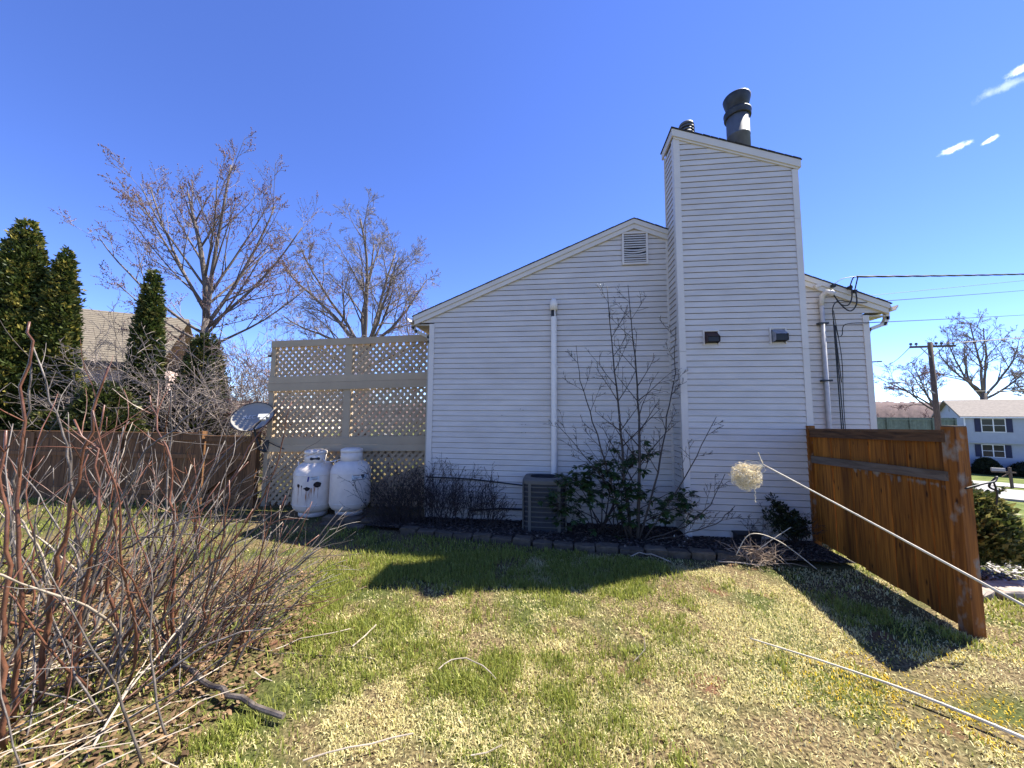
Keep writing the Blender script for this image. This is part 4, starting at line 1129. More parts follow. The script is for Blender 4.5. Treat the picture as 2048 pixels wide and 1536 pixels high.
# thin saplings beside it
for i, (x, y, h, lab) in enumerate(((-8.4, 22.0, 8.8, 'slender bare sapling just beside the house eave'), (-9.6, 24.0, 9.4, 'second slender bare sapling between the broad bare tree and the eave'), (-7.2, 24.5, 9.0, 'thin bare sapling half hidden behind the roof corner'))):
    t = thing('bare_sapling', (x, y, 0), lab, 'tree', 'bare saplings behind the deck')
    T = Tree((9, 5, 3), (.34, .5, .5), (35, 38, 40), wob=.04, trop=.05, minr=.011, rr=.5, t0=.35)
    T.grow((x, y, -.1), (0, 0, 1), h, .08, 0); T.finish(t, 'bark', 'twigred')

# twiggy thickets in front of and below the budding maple
for i, (x, y, h, spread, n, lab) in enumerate((
        (-11.6, 10.4, 4.6, .75, 26, 'pale arching bare thicket before the narrow evergreen'),
        (-9.6, 10.6, 4.2, .8, 26, 'grey tangled bare thicket between the fence gate and the maple'),
        (-8.2, 11.6, 4.4, .7, 22, 'reddish bare thicket beside the lattice screen post'),
        (-13.0, 11.2, 4.2, .7, 20, 'low bare thicket under the budding maple'),
        (-10.4, 13.6, 5.6, .7, 20, 'tall bare thicket behind the fence gate'),
        (-6.4, 16.5, 5.0, .9, 24, 'reddish bare thicket showing through the upper lattice'),
        (-4.0, 17.5, 4.6, .9, 18, 'reddish bare thicket behind the deck nearest the house'))):
    t = thing('bare_thicket', (x, y, 0), lab, 'shrub', 'bare thickets beyond the board fence')
    T = Tree((6, 5, 3), (.55, .55, .5), (38, 42, 45), wob=.09, trop=.0, minr=.0075, rr=.6, t0=.2, sides=(5, 4, 3, 3, 3, 3))
    for j in range(n):
        a = rnd.uniform(0, 6.283); rr0 = rnd.uniform(0, .6)
        T.grow((x + rr0 * math.cos(a), y + rr0 * math.sin(a), -.05), (math.cos(a) * spread * rnd.random() * 1.3, math.sin(a) * spread * rnd.random(), 1), h * rnd.uniform(.55, 1.0), .024, 0)
    T.wood.build('stems', 'twig', t); T.fine.build('crown', 'twig' if i not in (2, 5, 6) else 'twigred', t)

# evergreens
def spray_cloud(P, N, size, c0, c1, tipc, tipf):
    """fans of small flat leaflets; P base points, N outward directions"""
    n = len(P); k = 5
    Vs, Fs, Cs = [], [], []
    N = N / (np.linalg.norm(N, axis=1)[:, None] + 1e-9)
    up = np.array([0, 0, 1.0]); sd = np.cross(N, up); sd /= np.linalg.norm(sd, axis=1)[:, None] + 1e-9
    mix = rng.random((n, 1)); base = np.array(c0) * (1 - mix) + np.array(c1) * mix
    istip = rng.random((n, 1)) < tipf
    base = np.where(istip, np.array(tipc) * rng.uniform(.7, 1.2, (n, 1)), base)
    for j in range(k):
        L = size * rng.uniform(.6, 1.3, (n, 1)); Wd = L * rng.uniform(.16, .28, (n, 1))
        d = N * rng.uniform(.3, 1.0, (n, 1)) + up * rng.uniform(-.25, .95, (n, 1)) + sd * rng.normal(0, .6, (n, 1)); d /= np.linalg.norm(d, axis=1)[:, None]
        wv = np.cross(d, rng.normal(0, 1, (n, 3))); wv /= np.linalg.norm(wv, axis=1)[:, None] + 1e-9
        b = P + rng.normal(0, size * .25, (n, 3))
        V = np.stack([b, b + d * L * .5 + wv * Wd, b + d * L, b + d * L * .5 - wv * Wd], 1)
        Vs.append(V.reshape(-1, 3)); Cs.append(np.repeat(base * rng.uniform(.75, 1.25, (n, 1)), 4, 0))
    V = np.concatenate(Vs); C = np.concatenate(Cs); F = np.arange(len(V)).reshape(-1, 4)
    t = np.ones((len(V), 4)); t[:, :3] = C
    return V, F, t
def evergreen(name, x, y, h, r, n, label, c0=(.028, .045, .008), c1=(.075, .095, .020), tip=(.25, .215, .045), z0=.1, size=.125, shape=.8, group='evergreen trees behind the fence'):  # yellowish tips, brightened to paint in sunlit highlights
    t = thing(name, (x, y, 0), label, 'tree', group)
    MB().tube([(x, y, -.1), (x, y, h * .9)], [.12, .02], 6).build('trunk', 'bark', t)
    n = int(n * 1.8); u = rng.random(n); zt = 1 - (1 - u) ** .62 if shape < 1 else u
    ang = rng.uniform(0, 6.283, n)
    prof = np.minimum(1.0, (1 - zt) ** shape * 1.12) * np.minimum(1, .72 + zt * 3)
    lump = .66 + .62 * fbm(ang * 2.2 + x, zt * h * .9, 31 + int(abs(x * 3))) + .12 * fbm(ang * 6, zt * h * 3, 77)
    R = r * prof * lump * np.where(rng.random(n) < .75, rng.uniform(.86, 1.04, n), rng.uniform(.5, .9, n)) * np.where(rng.random(n) < .07, rng.uniform(1.08, 1.28, n), 1)
    P = np.stack([x + R * np.cos(ang), y + R * np.sin(ang), z0 + zt * h], 1)
    N = np.stack([np.cos(ang), np.sin(ang), np.full(n, .25)], 1)
    V, F, c = spray_cloud(P, N, size, c0, c1, tip, .22)
    npmesh('crown', V, F, 'needle', t, tint=c)
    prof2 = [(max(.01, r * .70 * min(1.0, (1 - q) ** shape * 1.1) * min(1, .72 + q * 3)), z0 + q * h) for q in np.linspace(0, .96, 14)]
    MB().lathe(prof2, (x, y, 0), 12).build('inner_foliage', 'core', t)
    return t
evergreen('arborvitae', -15.85, 9.0, 7.7, 1.02, 6000, 'tall broad arborvitae at the left edge of the picture', shape=.62)
evergreen('arborvitae', -14.95, 9.35, 6.9, .62, 3600, 'slightly shorter arborvitae against the right flank of the broad one', shape=.6)
evergreen('arborvitae', -18.6, 8.0, 6.6, 1.2, 2600, 'arborvitae cut by the left frame edge', shape=.7)
evergreen('arborvitae', -12.62, 10.0, 6.4, .46, 3000, 'narrow dark arborvitae spire in front of the neighbouring roof', shape=.55, c1=(.05, .07, .016), tip=(.14, .135, .035))
evergreen('arborvitae', -11.75, 11.1, 4.6, .75, 2600, 'short round-topped arborvitae behind the pale thicket', shape=.42, c1=(.06, .075, .02), tip=(.18, .15, .05))
evergreen('arborvitae', -13.75, 8.6, 1.9, .55, 1400, 'low clipped evergreen bush before the neighbouring pink wall', shape=.4, c1=(.07, .08, .02), tip=(.18, .16, .05))
evergreen('arborvitae', -12.2, 8.7, 2.7, .85, 2000, 'low dark evergreen bush just over the board fence', shape=.4, c1=(.06, .07, .02), tip=(.14, .13, .04))

# neighbouring house on the left
nh = thing('neighbour_house', (-27, 21, 0), 'neighbouring house with sage shingle roof and pinkish siding behind the evergreens', 'house')
A0 = Vector((-31.0, 13.4, 0)); dn2 = Vector((.819, .574, 0)); dp = Vector((-.574, .819, 0))
def nhp(e, d, z): p = A0 + dn2 * e + dp * d; return (p.x, p.y, z)
def slab(pts, th, name, m, parent):
    mm = MB(); k = len(pts); V = [Vector(p) for p in pts]; nn = (V[1] - V[0]).cross(V[2] - V[0]).normalized()
    mm.add(list(V) + [v - nn * th for v in V], [tuple(range(k)), tuple(range(2 * k - 1, k - 1, -1))] + [(i, k + i, k + (i + 1) % k, (i + 1) % k) for i in range(k)])
    return mm.build(name, m, parent)
mm = MB(); k_ = [nhp(0, 0, -.2), nhp(9.5, 0, -.2), nhp(9.5, 8, -.2), nhp(0, 8, -.2)]
mm.add(k_ + [(p[0], p[1], 4.7) for p in k_], [(0, 1, 5, 4), (1, 2, 6, 5), (2, 3, 7, 6), (3, 0, 4, 7), (4, 5, 6, 7)]); nw = mm.build('wall', 'pinksiding', nh)
for i in range(34):
    z = .5 + i * .125
    slab([nhp(.0, -.03, z), nhp(9.5, -.03, z), nhp(9.5, -.008, z + .118), nhp(0, -.008, z + .118)], .012, 'siding_course', 'pinksiding', nw)
rr_ = slab([nhp(-.5, -.7, 4.75), nhp(9.9, -.7, 4.75), nhp(9.9, 4.2, 8.5), nhp(-.5, 4.2, 8.5)], .12, 'roof', 'rooftan', nh)
slab([nhp(-.5, 9, 4.75), nhp(-.5, 4.2, 8.5), nhp(9.9, 4.2, 8.5), nhp(9.9, 9, 4.75)], .12, 'roof', 'rooftan', nh)
for i in range(24):
    f0, f1 = i / 24, (i + 1.25) / 24; f1 = min(f1, 1)
    slab([nhp(-.5, -.7 + 4.9 * f0, 4.79 + 3.75 * f0), nhp(9.9, -.7 + 4.9 * f0, 4.79 + 3.75 * f0), nhp(9.9, -.7 + 4.9 * f1, 4.765 + 3.75 * f1), nhp(-.5, -.7 + 4.9 * f1, 4.765 + 3.75 * f1)], .02, 'shingle_course', 'rooftan', rr_)
mm = MB(); mm.beam(nhp(-.5, -.72, 4.60), nhp(9.9, -.72, 4.60), .10, .20); mm.build('gutter', 'darktrim', nh)
slab([nhp(-.5, -.7, 4.48), nhp(-.5, .0, 4.48), nhp(9.9, 0, 4.48), nhp(9.9, -.7, 4.48)], .03, 'soffit', 'darktrim', nh)
slab([nhp(2.6, .95, 6.16), nhp(4.2, .95, 6.16), nhp(4.2, 2.25, 7.155), nhp(2.6, 2.25, 7.155)], .10, 'skylight', 'skylight', nh)

# magnolia against the wall
mg = thing('magnolia_shrub', (1.15, 6.25, 0), 'tall multi-stem bare magnolia with pale buds against the grey siding', 'shrub')
T = Tree((8, 4, 2), (.36, .42, .42), (40, 42, 45), wob=.035, trop=.055, minr=.0042, rr=.55, t0=.15, sides=(8, 6, 5, 4, 4, 4), seg=(.3, .2, .14, .1, .1, .1))
def grow_fixed(T, pts, r0, r1, lvl, nb, Lb, ang=40):
    P = [np.array(p, float) for p in pts]; fine = []
    for i in range(len(P) - 1):
        for j in range(4): fine.append(P[i] + (P[i + 1] - P[i]) * j / 4 + rng.normal(0, .006, 3))
    fine.append(P[-1]); n = len(fine)
    rad = [r0 + (r1 - r0) * i / (n - 1) for i in range(n)]
    T.wood.tube(fine, rad, 8)
    for j in range(nb):
        t = .22 + .78 * (j + rnd.random()) / nb; q = min(int(t * (n - 1)), n - 2)
        bd = nrmv(fine[q + 1] - fine[q]); a = math.radians(rnd.gauss(ang, 8)); az = rnd.uniform(0, 6.283)
        pv_ = np.array([math.cos(az), .35 * math.sin(az), 0]); pv_ = nrmv(pv_ - bd * pv_.dot(bd))
        T.grow(fine[q], bd * math.cos(a) + pv_ * math.sin(a), Lb * rnd.uniform(.6, 1.1) * (1.2 - .7 * t), rad[q] * .5, lvl)
grow_fixed(T, [(1.20, 6.27, .02), (1.12, 6.28, 1.0), (1.06, 6.32, 2.0), (.98, 6.36, 3.0), (.90, 6.4, 4.25)], .030, .005, 1, 15, .95, 36)
grow_fixed(T, [(1.28, 6.22, .02), (1.34, 6.22, 1.0), (1.36, 6.26, 2.0), (1.33, 6.32, 3.0), (1.25, 6.38, 4.25)], .032, .005, 1, 15, .95, 36)
grow_fixed(T, [(1.30, 6.2, .02), (1.62, 6.18, 1.1), (1.80, 6.25, 2.0), (1.95, 6.3, 2.7), (2.0, 6.33, 3.5)], .018, .004, 1, 9, .75)
grow_fixed(T, [(1.15, 6.2, .02), (.85, 6.2, 1.1), (.62, 6.25, 1.9), (.42, 6.3, 2.6), (.36, 6.34, 3.2)], .017, .004, 1, 9, .75)
grow_fixed(T, [(1.2, 6.2, .1), (.8, 6.15, .95), (.35, 6.15, 1.5), (.0, 6.2, 1.9)], .012, .004, 1, 7, .6)
grow_fixed(T, [(1.35, 6.15, .05), (1.75, 6.05, .7), (2.15, 6.0, 1.4), (2.45, 6.0, 2.0)], .013, .004, 1, 7, .55)
grow_fixed(T, [(1.35, 6.15, .05), (1.95, 5.98, .35), (2.3, 5.95, .7), (2.52, 5.95, 1.15)], .012, .004, 1, 6, .5)
grow_fixed(T, [(1.3, 6.15, .03), (1.85, 6.0, .22), (2.35, 5.92, .42), (2.62, 5.9, .7)], .010, .004, 1, 6, .45)
T.finish(mg, 'magnolia', 'magnolia', 'branches')
blobs([pts[-1] + np.array([0, 0, .008]) for pts, dirs in T.tip if rnd.random() < .55], .010, 'buds', 'magbud', mg)['kind'] = 'stuff'

# rhododendron in front of it
rh = thing('rhododendron', (.75, 6.3, 0), 'leafy dark green rhododendron bush beside the air conditioner', 'shrub')
def leaves_at(centers, per, L0, c0, c1, name, parent, m='leaf', droop=.25, wr=.17):
    C = np.repeat(np.array(centers), per, 0); n = len(C)
    a = rng.uniform(0, 6.283, n); el = rng.normal(-droop, .35, n)
    d = np.stack([np.cos(a) * np.cos(el), np.sin(a) * np.cos(el), np.sin(el)], 1)
    s_ = np.cross(d, (0, 0, 1.0)); s_ /= np.linalg.norm(s_, axis=1)[:, None] + 1e-9
    nn = np.cross(s_, d)
    L = L0 * rng.uniform(.65, 1.25, (n, 1)); Wd = L * wr
    V = np.stack([C + d * L * .08, C + d * L * .45 + s_ * Wd - nn * Wd * .25, C + d * L - nn * L * .08, C + d * L * .45 - s_ * Wd - nn * Wd * .25, C + d * L * .5 + nn * Wd * .15], 1).reshape(-1, 3)
    F = np.array([(0, 1, 4), (1, 2, 4), (2, 3, 4), (3, 0, 4)]); F = (np.arange(n)[:, None, None] * 5 + F[None]).reshape(-1, 3)
    mx = rng.random((n, 1)); c = (np.array(c0) * (1 - mx) + np.array(c1) * mx) * rng.uniform(.7, 1.3, (n, 1))
    t = np.ones((n * 5, 4)); t[:, :3] = np.repeat(c, 5, 0)
    return npmesh(name, V, F, m, parent, tint=t)
T = Tree((5, 3), (.5, .5), (38, 40), wob=.10, trop=.03, minr=.005, rr=.6, sides=(6, 5, 4, 4, 4, 4), seg=(.15, .12, .1, .1, .1, .1))
cs = []
for tx_, ty_, tz_ in [(.25, 6.25, .85), (.05, 6.2, .62), (.45, 6.3, 1.08), (.7, 6.3, 1.2), (.95, 6.3, 1.12), (1.25, 6.3, 1.28), (1.5, 6.35, 1.35), (.55, 6.2, .75), (.9, 6.15, .72), (1.2, 6.2, .82), (1.75, 6.2, .78), (1.95, 6.2, .60), (1.55, 6.2, .5), (.35, 6.25, .95), (1.05, 6.25, .95), (.75, 6.2, .95), (1.0, 6.1, .5), (.3, 6.15, .55)]:
    b0 = np.array([.85 + rnd.uniform(-.25, .25), 6.35, .03]); tp_ = np.array([tx_, ty_, tz_])
    mid = (b0 + tp_) / 2 + np.array([0, -.05, .08])
    T.wood.tube([b0, mid, tp_], [.012, .009, .005], 6)
    for q in range(13): 
        c_ = tp_ + rng.normal(0, 1, 3) * np.array([.15, .12, .12]); T.fine.tube([tp_ - np.array([0, 0, .1]), c_], [.004, .003], 4); cs.append(c_)
T.finish(rh, 'darktwig', 'darktwig', 'branches')
leaves_at(cs, 13, .105, (.022, .045, .012), (.05, .085, .022), 'leaves', rh, wr=.24)['kind'] = 'stuff'

# dark twiggy bush left of the air conditioner
tb = thing('twiggy_bush', (-2.0, 6.5, 0), 'dark leafless twiggy bush at the left house corner', 'shrub')
T = Tree((6, 3), (.45, .5), (32, 38), wob=.09, trop=.03, minr=.0035, rr=.6, sides=(5, 4, 3, 3, 3, 3), seg=(.14, .12, .1, .1, .1, .1))
for j in range(120):
    x0 = rnd.uniform(-3.0, -1.05); h_ = (1.05 if x0 < -1.7 else .84) * rnd.uniform(.55, 1.1)
    T.grow((x0, rnd.uniform(6.35, 6.75), .0), (rnd.gauss(0, .28) + (x0 + 2) * .25, rnd.gauss(-.05, .2), 1), h_, .006, 0)
T.wood.build('stems', 'darktwig', tb)['kind'] = 'stuff'; T.fine.build('twigs', 'darktwig', tb)['kind'] = 'stuff'
lc = [p[-1] for p, d in T.tip if p[-1][0] > -2.4 and rnd.random() < .3]
leaves_at(lc, 2, .04, (.03, .018, .015), (.06, .03, .025), 'old_leaves', tb)['kind'] = 'stuff'
rb = thing('brown_grass_clump', (-2.95, 6.5, 0), 'low reddish dead perennial clump between the tanks and the twiggy bush', 'plant')
T = Tree((3,), (.5,), (40,), wob=.12, trop=-.02, minr=.003, sides=(3,) * 6, seg=(.1,) * 6)
for j in range(120): T.grow((rnd.uniform(-3.25, -2.6), rnd.uniform(6.35, 6.8), 0), (rnd.gauss(0, .5), rnd.gauss(-.1, .4), 1), rnd.uniform(.2, .62), .004, 0)
T.wood.build('stems', 'darktwig', rb); T.fine.build('stem_tips', 'drystem', rb)

# little dark yew by the fence end and cut stems on the edging
yw_ = thing('yew_shrub', (3.5, 6.15, 0), 'small dark yew shrub in the corner between chimney and cedar fence', 'shrub')
T = Tree((5, 2), (.5, .5), (35, 35), wob=.08, trop=.0, minr=.004, sides=(5,) * 6, seg=(.1,) * 6)
tips = []
for ex_, ey_, ez_ in ((3.12, 6.1, .58), (3.22, 6.1, .82), (3.30, 6.1, .74), (3.42, 6.12, .66), (3.52, 6.1, .58), (3.62, 6.15, .55), (3.72, 6.15, .46), (3.3, 6.05, .52), (3.45, 6.05, .48)):
    b0 = np.array([3.62, 6.2, .05]); e0 = np.array([ex_, ey_, ez_]); T.wood.tube([b0, (b0 + e0) / 2 + np.array([0, 0, -.04]), e0], [.012, .008, .003], 5)
    for q in range(40):
        t_ = rnd.uniform(.45, 1); tips.append(b0 + (e0 - b0) * t_ + rng.normal(0, .025 + .03 * (1 - t_), 3))
T.wood.build('stems', 'darktwig', yw_)
P_ = np.array(tips); V, F, c = spray_cloud(P_, rng.normal(0, 1, P_.shape), .06, (.012, .018, .006), (.022, .032, .012), (.03, .04, .015), .2)
npmesh('needles', V, F, 'needle', yw_, tint=c)['kind'] = 'stuff'
ct = thing('cut_stem_clump', (2.75, 5.65, 0), 'bundle of dry cut ornamental grass stems lying over the block edging', 'plant')
m1 = MB()
for j in range(150):
    p0 = np.array([2.72 + rnd.gauss(0, .12), 5.62 + rnd.gauss(0, .08), .04 + rnd.random() * .05])
    d = nrmv(np.array([rnd.gauss(.1, .7), rnd.gauss(-.25, .5), rnd.gauss(.55, .5)])); L = rnd.uniform(.12, .42)
    p1 = p0 + d * L * .5; p2 = p1 + nrmv(d + rng.normal(0, .4, 3) + np.array([0, 0, -.35])) * L * .5; p2[2] = max(p2[2], .01)
    m1.tube([p0, p1, p2], [.004, .0035, .002], 4)
m1.build('stems', 'drystem', ct)
cable([(2.45, 5.55, .12), (2.62, 5.5, .42), (2.95, 5.45, .36), (3.3, 5.3, .08)], .006, 'long_stem', 'reed', ct)
cable([(2.65, 5.6, .1), (2.95, 5.65, .30), (3.25, 5.7, .48)], .005, 'long_stem', 'reed', ct)
tw = thing('bare_sucker_twigs', (3.3, 6.3, 0), 'thin bare sucker twigs before the chimney foot', 'plant')
T = Tree((5, 3), (.5, .5), (38, 38), wob=.06, trop=.03, minr=.003, sides=(4,) * 6, seg=(.1,) * 6)
for j in range(14): T.grow((rnd.uniform(2.9, 3.8), rnd.uniform(6.1, 6.35), .03), (rnd.gauss(0, .5), rnd.gauss(-.1, .25), 1), rnd.uniform(.3, .6), .004, 0)
T.wood.build('stems', 'darktwig', tw)['kind'] = 'stuff'; T.fine.build('twigs', 'darktwig', tw)['kind'] = 'stuff'

# ------------------------------------------------------------------ foreground cane shrubs
CANES = [
 [(-3.49, 2.18, 0), (-3.42, 2.11, .85), (-3.46, 2.06, 1.43), (-3.43, 2.03, 1.82), (-3.42, 2.0, 2.17), (-3.36, 1.99, 2.45), (-3.37, 1.97, 2.58)],
 [(-6.1, 3.67, 0), (-6.05, 3.57, 1.23), (-5.86, 3.51, 2.13), (-5.85, 3.46, 2.75)],
 [(-5.34, 3.77, 0), (-5.39, 3.68, 1.01), (-5.56, 3.59, 1.86), (-5.72, 3.52, 2.36), (-5.86, 3.47, 2.75)],
 [(-3.53, 2.32, 0), (-3.46, 2.28, .58), (-3.35, 2.24, 1.13), (-3.23, 2.21, 1.64), (-3.17, 2.2, 1.88), (-3.04, 2.18, 2.31)],
 [(-3.38, 2.38, 0), (-3.28, 2.34, .7), (-3.15, 2.3, 1.29), (-3.19, 2.26, 1.74), (-3.33, 2.22, 1.95)],
 [(-3.43, 2.42, 0), (-3.21, 2.36, 1.1), (-2.89, 2.34, 1.74), (-2.43, 2.36, 2.09)],
 [(-3.44, 2.74, 0), (-3.54, 2.67, .71), (-3.46, 2.63, 1.31), (-3.6, 2.57, 1.78), (-3.56, 2.55, 2.06)],
 [(-3.31, 3.02, 0), (-3.25, 2.97, .6), (-3.31, 2.91, 1.25), (-3.29, 2.88, 1.59), (-3.44, 2.83, 1.98), (-3.48, 2.81, 2.15)],
 [(-3.0, 2.99, 0), (-2.87, 2.94, .72), (-2.65, 2.91, 1.44), (-2.49, 2.92, 1.52)],
 [(-3.79, 2.7, 0), (-3.08, 2.73, .6), (-2.41, 2.75, 1.32), (-1.97, 2.76, 1.69)],
 [(-3.32, 2.59, 0), (-2.65, 2.6, .79), (-2.05, 2.63, 1.28)],
 [(-2.63, 2.73, 0), (-2.25, 2.72, .61), (-1.79, 2.74, .98)],
 [(-3.09, 2.79, 0), (-2.69, 2.8, .44), (-2.18, 2.83, .72), (-1.89, 2.85, .92)],
 [(-3.33, 3.41, 0), (-2.75, 3.47, .08), (-2.13, 3.53, .23)],
 [(-4.3, 2.63, 0), (-3.75, 2.64, .71), (-3.07, 2.68, 1.11), (-2.8, 2.71, 1.18)],
 [(-5.13, 3.18, 0), (-4.51, 3.2, .53), (-4.17, 3.22, .8), (-3.43, 3.31, .83)],
 [(-2.54, 2.86, 0), (-2.42, 2.82, .6), (-2.26, 2.79, 1.11), (-2.14, 2.79, 1.35)],
 [(-2.9, 2.81, 0), (-2.74, 2.78, .6), (-2.62, 2.75, 1.07), (-2.58, 2.72, 1.47)],
 [(-3.25, 2.01, 0), (-3.27, 1.96, .59), (-3.23, 1.91, 1.18), (-3.26, 1.87, 1.63), (-3.24, 1.85, 1.89)]]
CR = [.015, .018, .018, .017, .015, .013, .014, .015, .011, .012, .011, .011, .009, .009, .013, .013, .010, .010, .016]
def kinked(pts, kink):
    P = [np.array(p, float) for p in pts]; out = []
    for i in range(len(P) - 1):
        L = np.linalg.norm(P[i + 1] - P[i]); n = max(2, int(L / .11))
        for j in range(n):
            q = P[i] + (P[i + 1] - P[i]) * j / n
            out.append(q + (rng.normal(0, kink, 3) if (i or j) else 0))
    out.append(P[-1]); return out
def side_twigs(mb, pts, r, k, Lm):
    for _ in range(k):
        q = rnd.randint(max(1, len(pts) // 4), len(pts) - 2); d = nrmv(pts[q + 1] - pts[q])
        a = math.radians(rnd.uniform(22, 55)); d2 = d * math.cos(a) + perp(d) * math.sin(a)
        L = rnd.uniform(.3, 1) * Lm; p = pts[q].copy(); tp = [p.copy()]
        for _j in range(4): d2 = nrmv(d2 + rng.normal(0, .10, 3) + np.array([0, 0, .06])); p = p + d2 * L / 4; tp.append(p.copy())
        mb.tube(tp, [r * .45, r * .4, r * .35, r * .28, r * .18], 4)
def cane_shrub(loc, label, fixed, rnd_specs):
    t = thing('cane_shrub', (loc[0], loc[1], 0), label, 'shrub', 'bare cane shrubs at the lawn edge')
    mbs = {k: MB() for k in ('canered', 'canegrey', 'canepale')}
    tws = {k: MB() for k in ('canered', 'canegrey')}
    for i in fixed:
        pts = kinked(CANES[i], .010); r = CR[i]; k = 'canegrey' if i in (5, 9, 10, 14, 15, 8) else ('canered' if i in (0, 3, 7, 16, 17, 4) else rnd.choice(('canegrey', 'canered')))
        mbs[k].tube(pts, [r * (1 - .62 * q / (len(pts) - 1)) for q in range(len(pts))], 8)
        side_twigs(tws['canegrey' if k == 'canegrey' else 'canered'], pts, r * .55, 9, .5)
    for (n, xr, yr, Lr, az, azs, lean, leans, rr0, wts) in rnd_specs:
        for _ in range(n):
            p = np.array([rnd.uniform(*xr), rnd.uniform(*yr), -.02]); a = rnd.gauss(az, azs); le = min(max(rnd.gauss(lean, leans), .03), 1.5)
            d = np.array([math.cos(a) * math.sin(le), math.sin(a) * math.sin(le), math.cos(le)]); L = rnd.uniform(*Lr); nseg = max(6, int(L / .12)); pts = [p.copy()]
            bend = rnd.gauss(.012, .026)
            for j in range(nseg):
                d = nrmv(d + rng.normal(0, .095, 3) + np.array([0, 0, bend])); p = p + d * L / nseg
                if p[2] < .015: p[2] = .015 + rnd.random() * .01
                pts.append(p.copy())
            r = rnd.uniform(*rr0); u = rnd.random(); k = 'canered' if u < wts[0] else ('canegrey' if u < wts[0] + wts[1] else 'canepale')
            mbs[k].tube(pts, [r * (1 - .65 * q / nseg) * (1 + (.16 if q % 3 == 0 else -.05)) for q in range(nseg + 1)], 6)
            if rnd.random() < .8: side_twigs(tws['canered' if k == 'canered' else 'canegrey'], pts, r * .8, rnd.randint(1, 5), .45)
    for k, v in mbs.items():
        if v.v: v.build('canes', k, t, smooth=True)['kind'] = 'stuff'
    for k, v in tws.items():
        if v.v: v.build('twigs', k, t)['kind'] = 'stuff'
    return t
cane_shrub((-3.5, 2.3), 'tangle of red-brown bare canes filling the lower left corner, tallest stems', [0, 3, 4, 5, 6, 14, 18],
           [(34, (-4.4, -2.8), (1.85, 3.1), (.9, 2.1), .3, 1.6, .30, .22, (.005, .013), (.42, .54)),
            (20, (-4.4, -2.6), (1.7, 2.7), (.8, 1.6), .6, .8, .80, .25, (.004, .010), (.2, .74)),
            (14, (-3.6, -2.3), (1.8, 3.0), (.7, 1.4), 2.8, .7, .66, .28, (.004, .009), (.2, .74)),
            (14, (-4.4, -3.1), (2.0, 3.4), (1.3, 2.3), .6, 1.4, .16, .12, (.006, .013), (.5, .46))])
cane_shrub((-3.0, 2.9), 'arching dark bare canes leaning across the lawn towards the propane tanks', [7, 8, 9, 10, 11, 12, 13, 16, 17],
           [(24, (-3.7, -2.7), (2.5, 3.4), (.9, 1.6), .35, .4, .72, .18, (.005, .010), (.25, .70)),
            (24, (-3.7, -2.5), (2.5, 3.4), (.5, 1.3), .45, 1.5, .34, .22, (.004, .009), (.45, .5)),
            (16, (-3.9, -2.8), (2.4, 3.2), (.9, 1.6), .4, .3, 1.0, .14, (.005, .010), (.1, .86))])
cane_shrub((-5.6, 3.7), 'grey bare cane shrub at the left edge farther back before the board fence', [1, 2, 15],
           [(46, (-7.2, -4.2), (3.2, 5.2), (1.1, 2.6), .2, 1.5, .32, .22, (.007, .015), (.35, .62)),
            (30, (-6.5, -4.1), (3.0, 4.6), (1.0, 2.3), .35, .6, .78, .22, (.006, .012), (.2, .74))])
# fallen log and litter under them
lg = MB().tube(kinked([(-2.95, 2.75, .06), (-2.45, 2.55, .07), (-2.0, 2.42, .06), (-1.75, 2.38, .05)], .012), .018, 8).build("fallen_branch", "canegrey")
tag(lg, 'thick fallen branch lying on the leaf litter below the canes', 'branch')
def litterpts(n):
    x = rng.uniform(-6.5, -1.7, n * 3); y = rng.uniform(1.3, 4.6, n * 3)
    keep = (x + 1.75 + .35 * (fbm(x * 1.5, y * 1.5, 9) - .5) * 4 < -.0 - .55 * np.abs(y - 2.5)) & (rng.random(n * 3) < .9)
    P = np.stack([x[keep], y[keep], rng.uniform(.012, .05, keep.sum())], 1)[:n]; return P
P_ = litterpts(9000)
lo_ = leaves_at(P_, 1, .06, (.06, .034, .02), (.36, .23, .12), 'dead_leaf_litter', None, 'blade', droop=0.0, wr=.24)
kind(lo_, 'stuff', 'tan dead leaves and bark litter under the bare canes', 'leaf litter')
# dead straw lying under the canes
ms = MB()
for j in range(80):
    x0, y0 = rnd.uniform(-4.4, -1.9), rnd.uniform(1.3, 2.7)
    if x0 > -2.1 - .5 * abs(y0 - 2.5): continue
    a = rnd.gauss(.75, .7); L = rnd.uniform(.15, .6); z = rnd.uniform(.02, .12); ri = rnd.uniform(-.05, .25) * L
    p0 = np.array([x0, y0, z]); p1 = p0 + np.array([math.cos(a) * L * .5, math.sin(a) * L * .5, max(ri * .6, -z + .01)]); p2 = p0 + np.array([math.cos(a + .1) * L, math.sin(a + .1) * L, max(ri * .8, -z + .01)])
    ms.tube([p0, p1, p2], [.0042, .0036, .002], 3, cap=False)
kind(ms.build('dead_straw', 'canepale'), 'stuff', 'pale dead straw stems matted beneath the bare canes', 'straw')

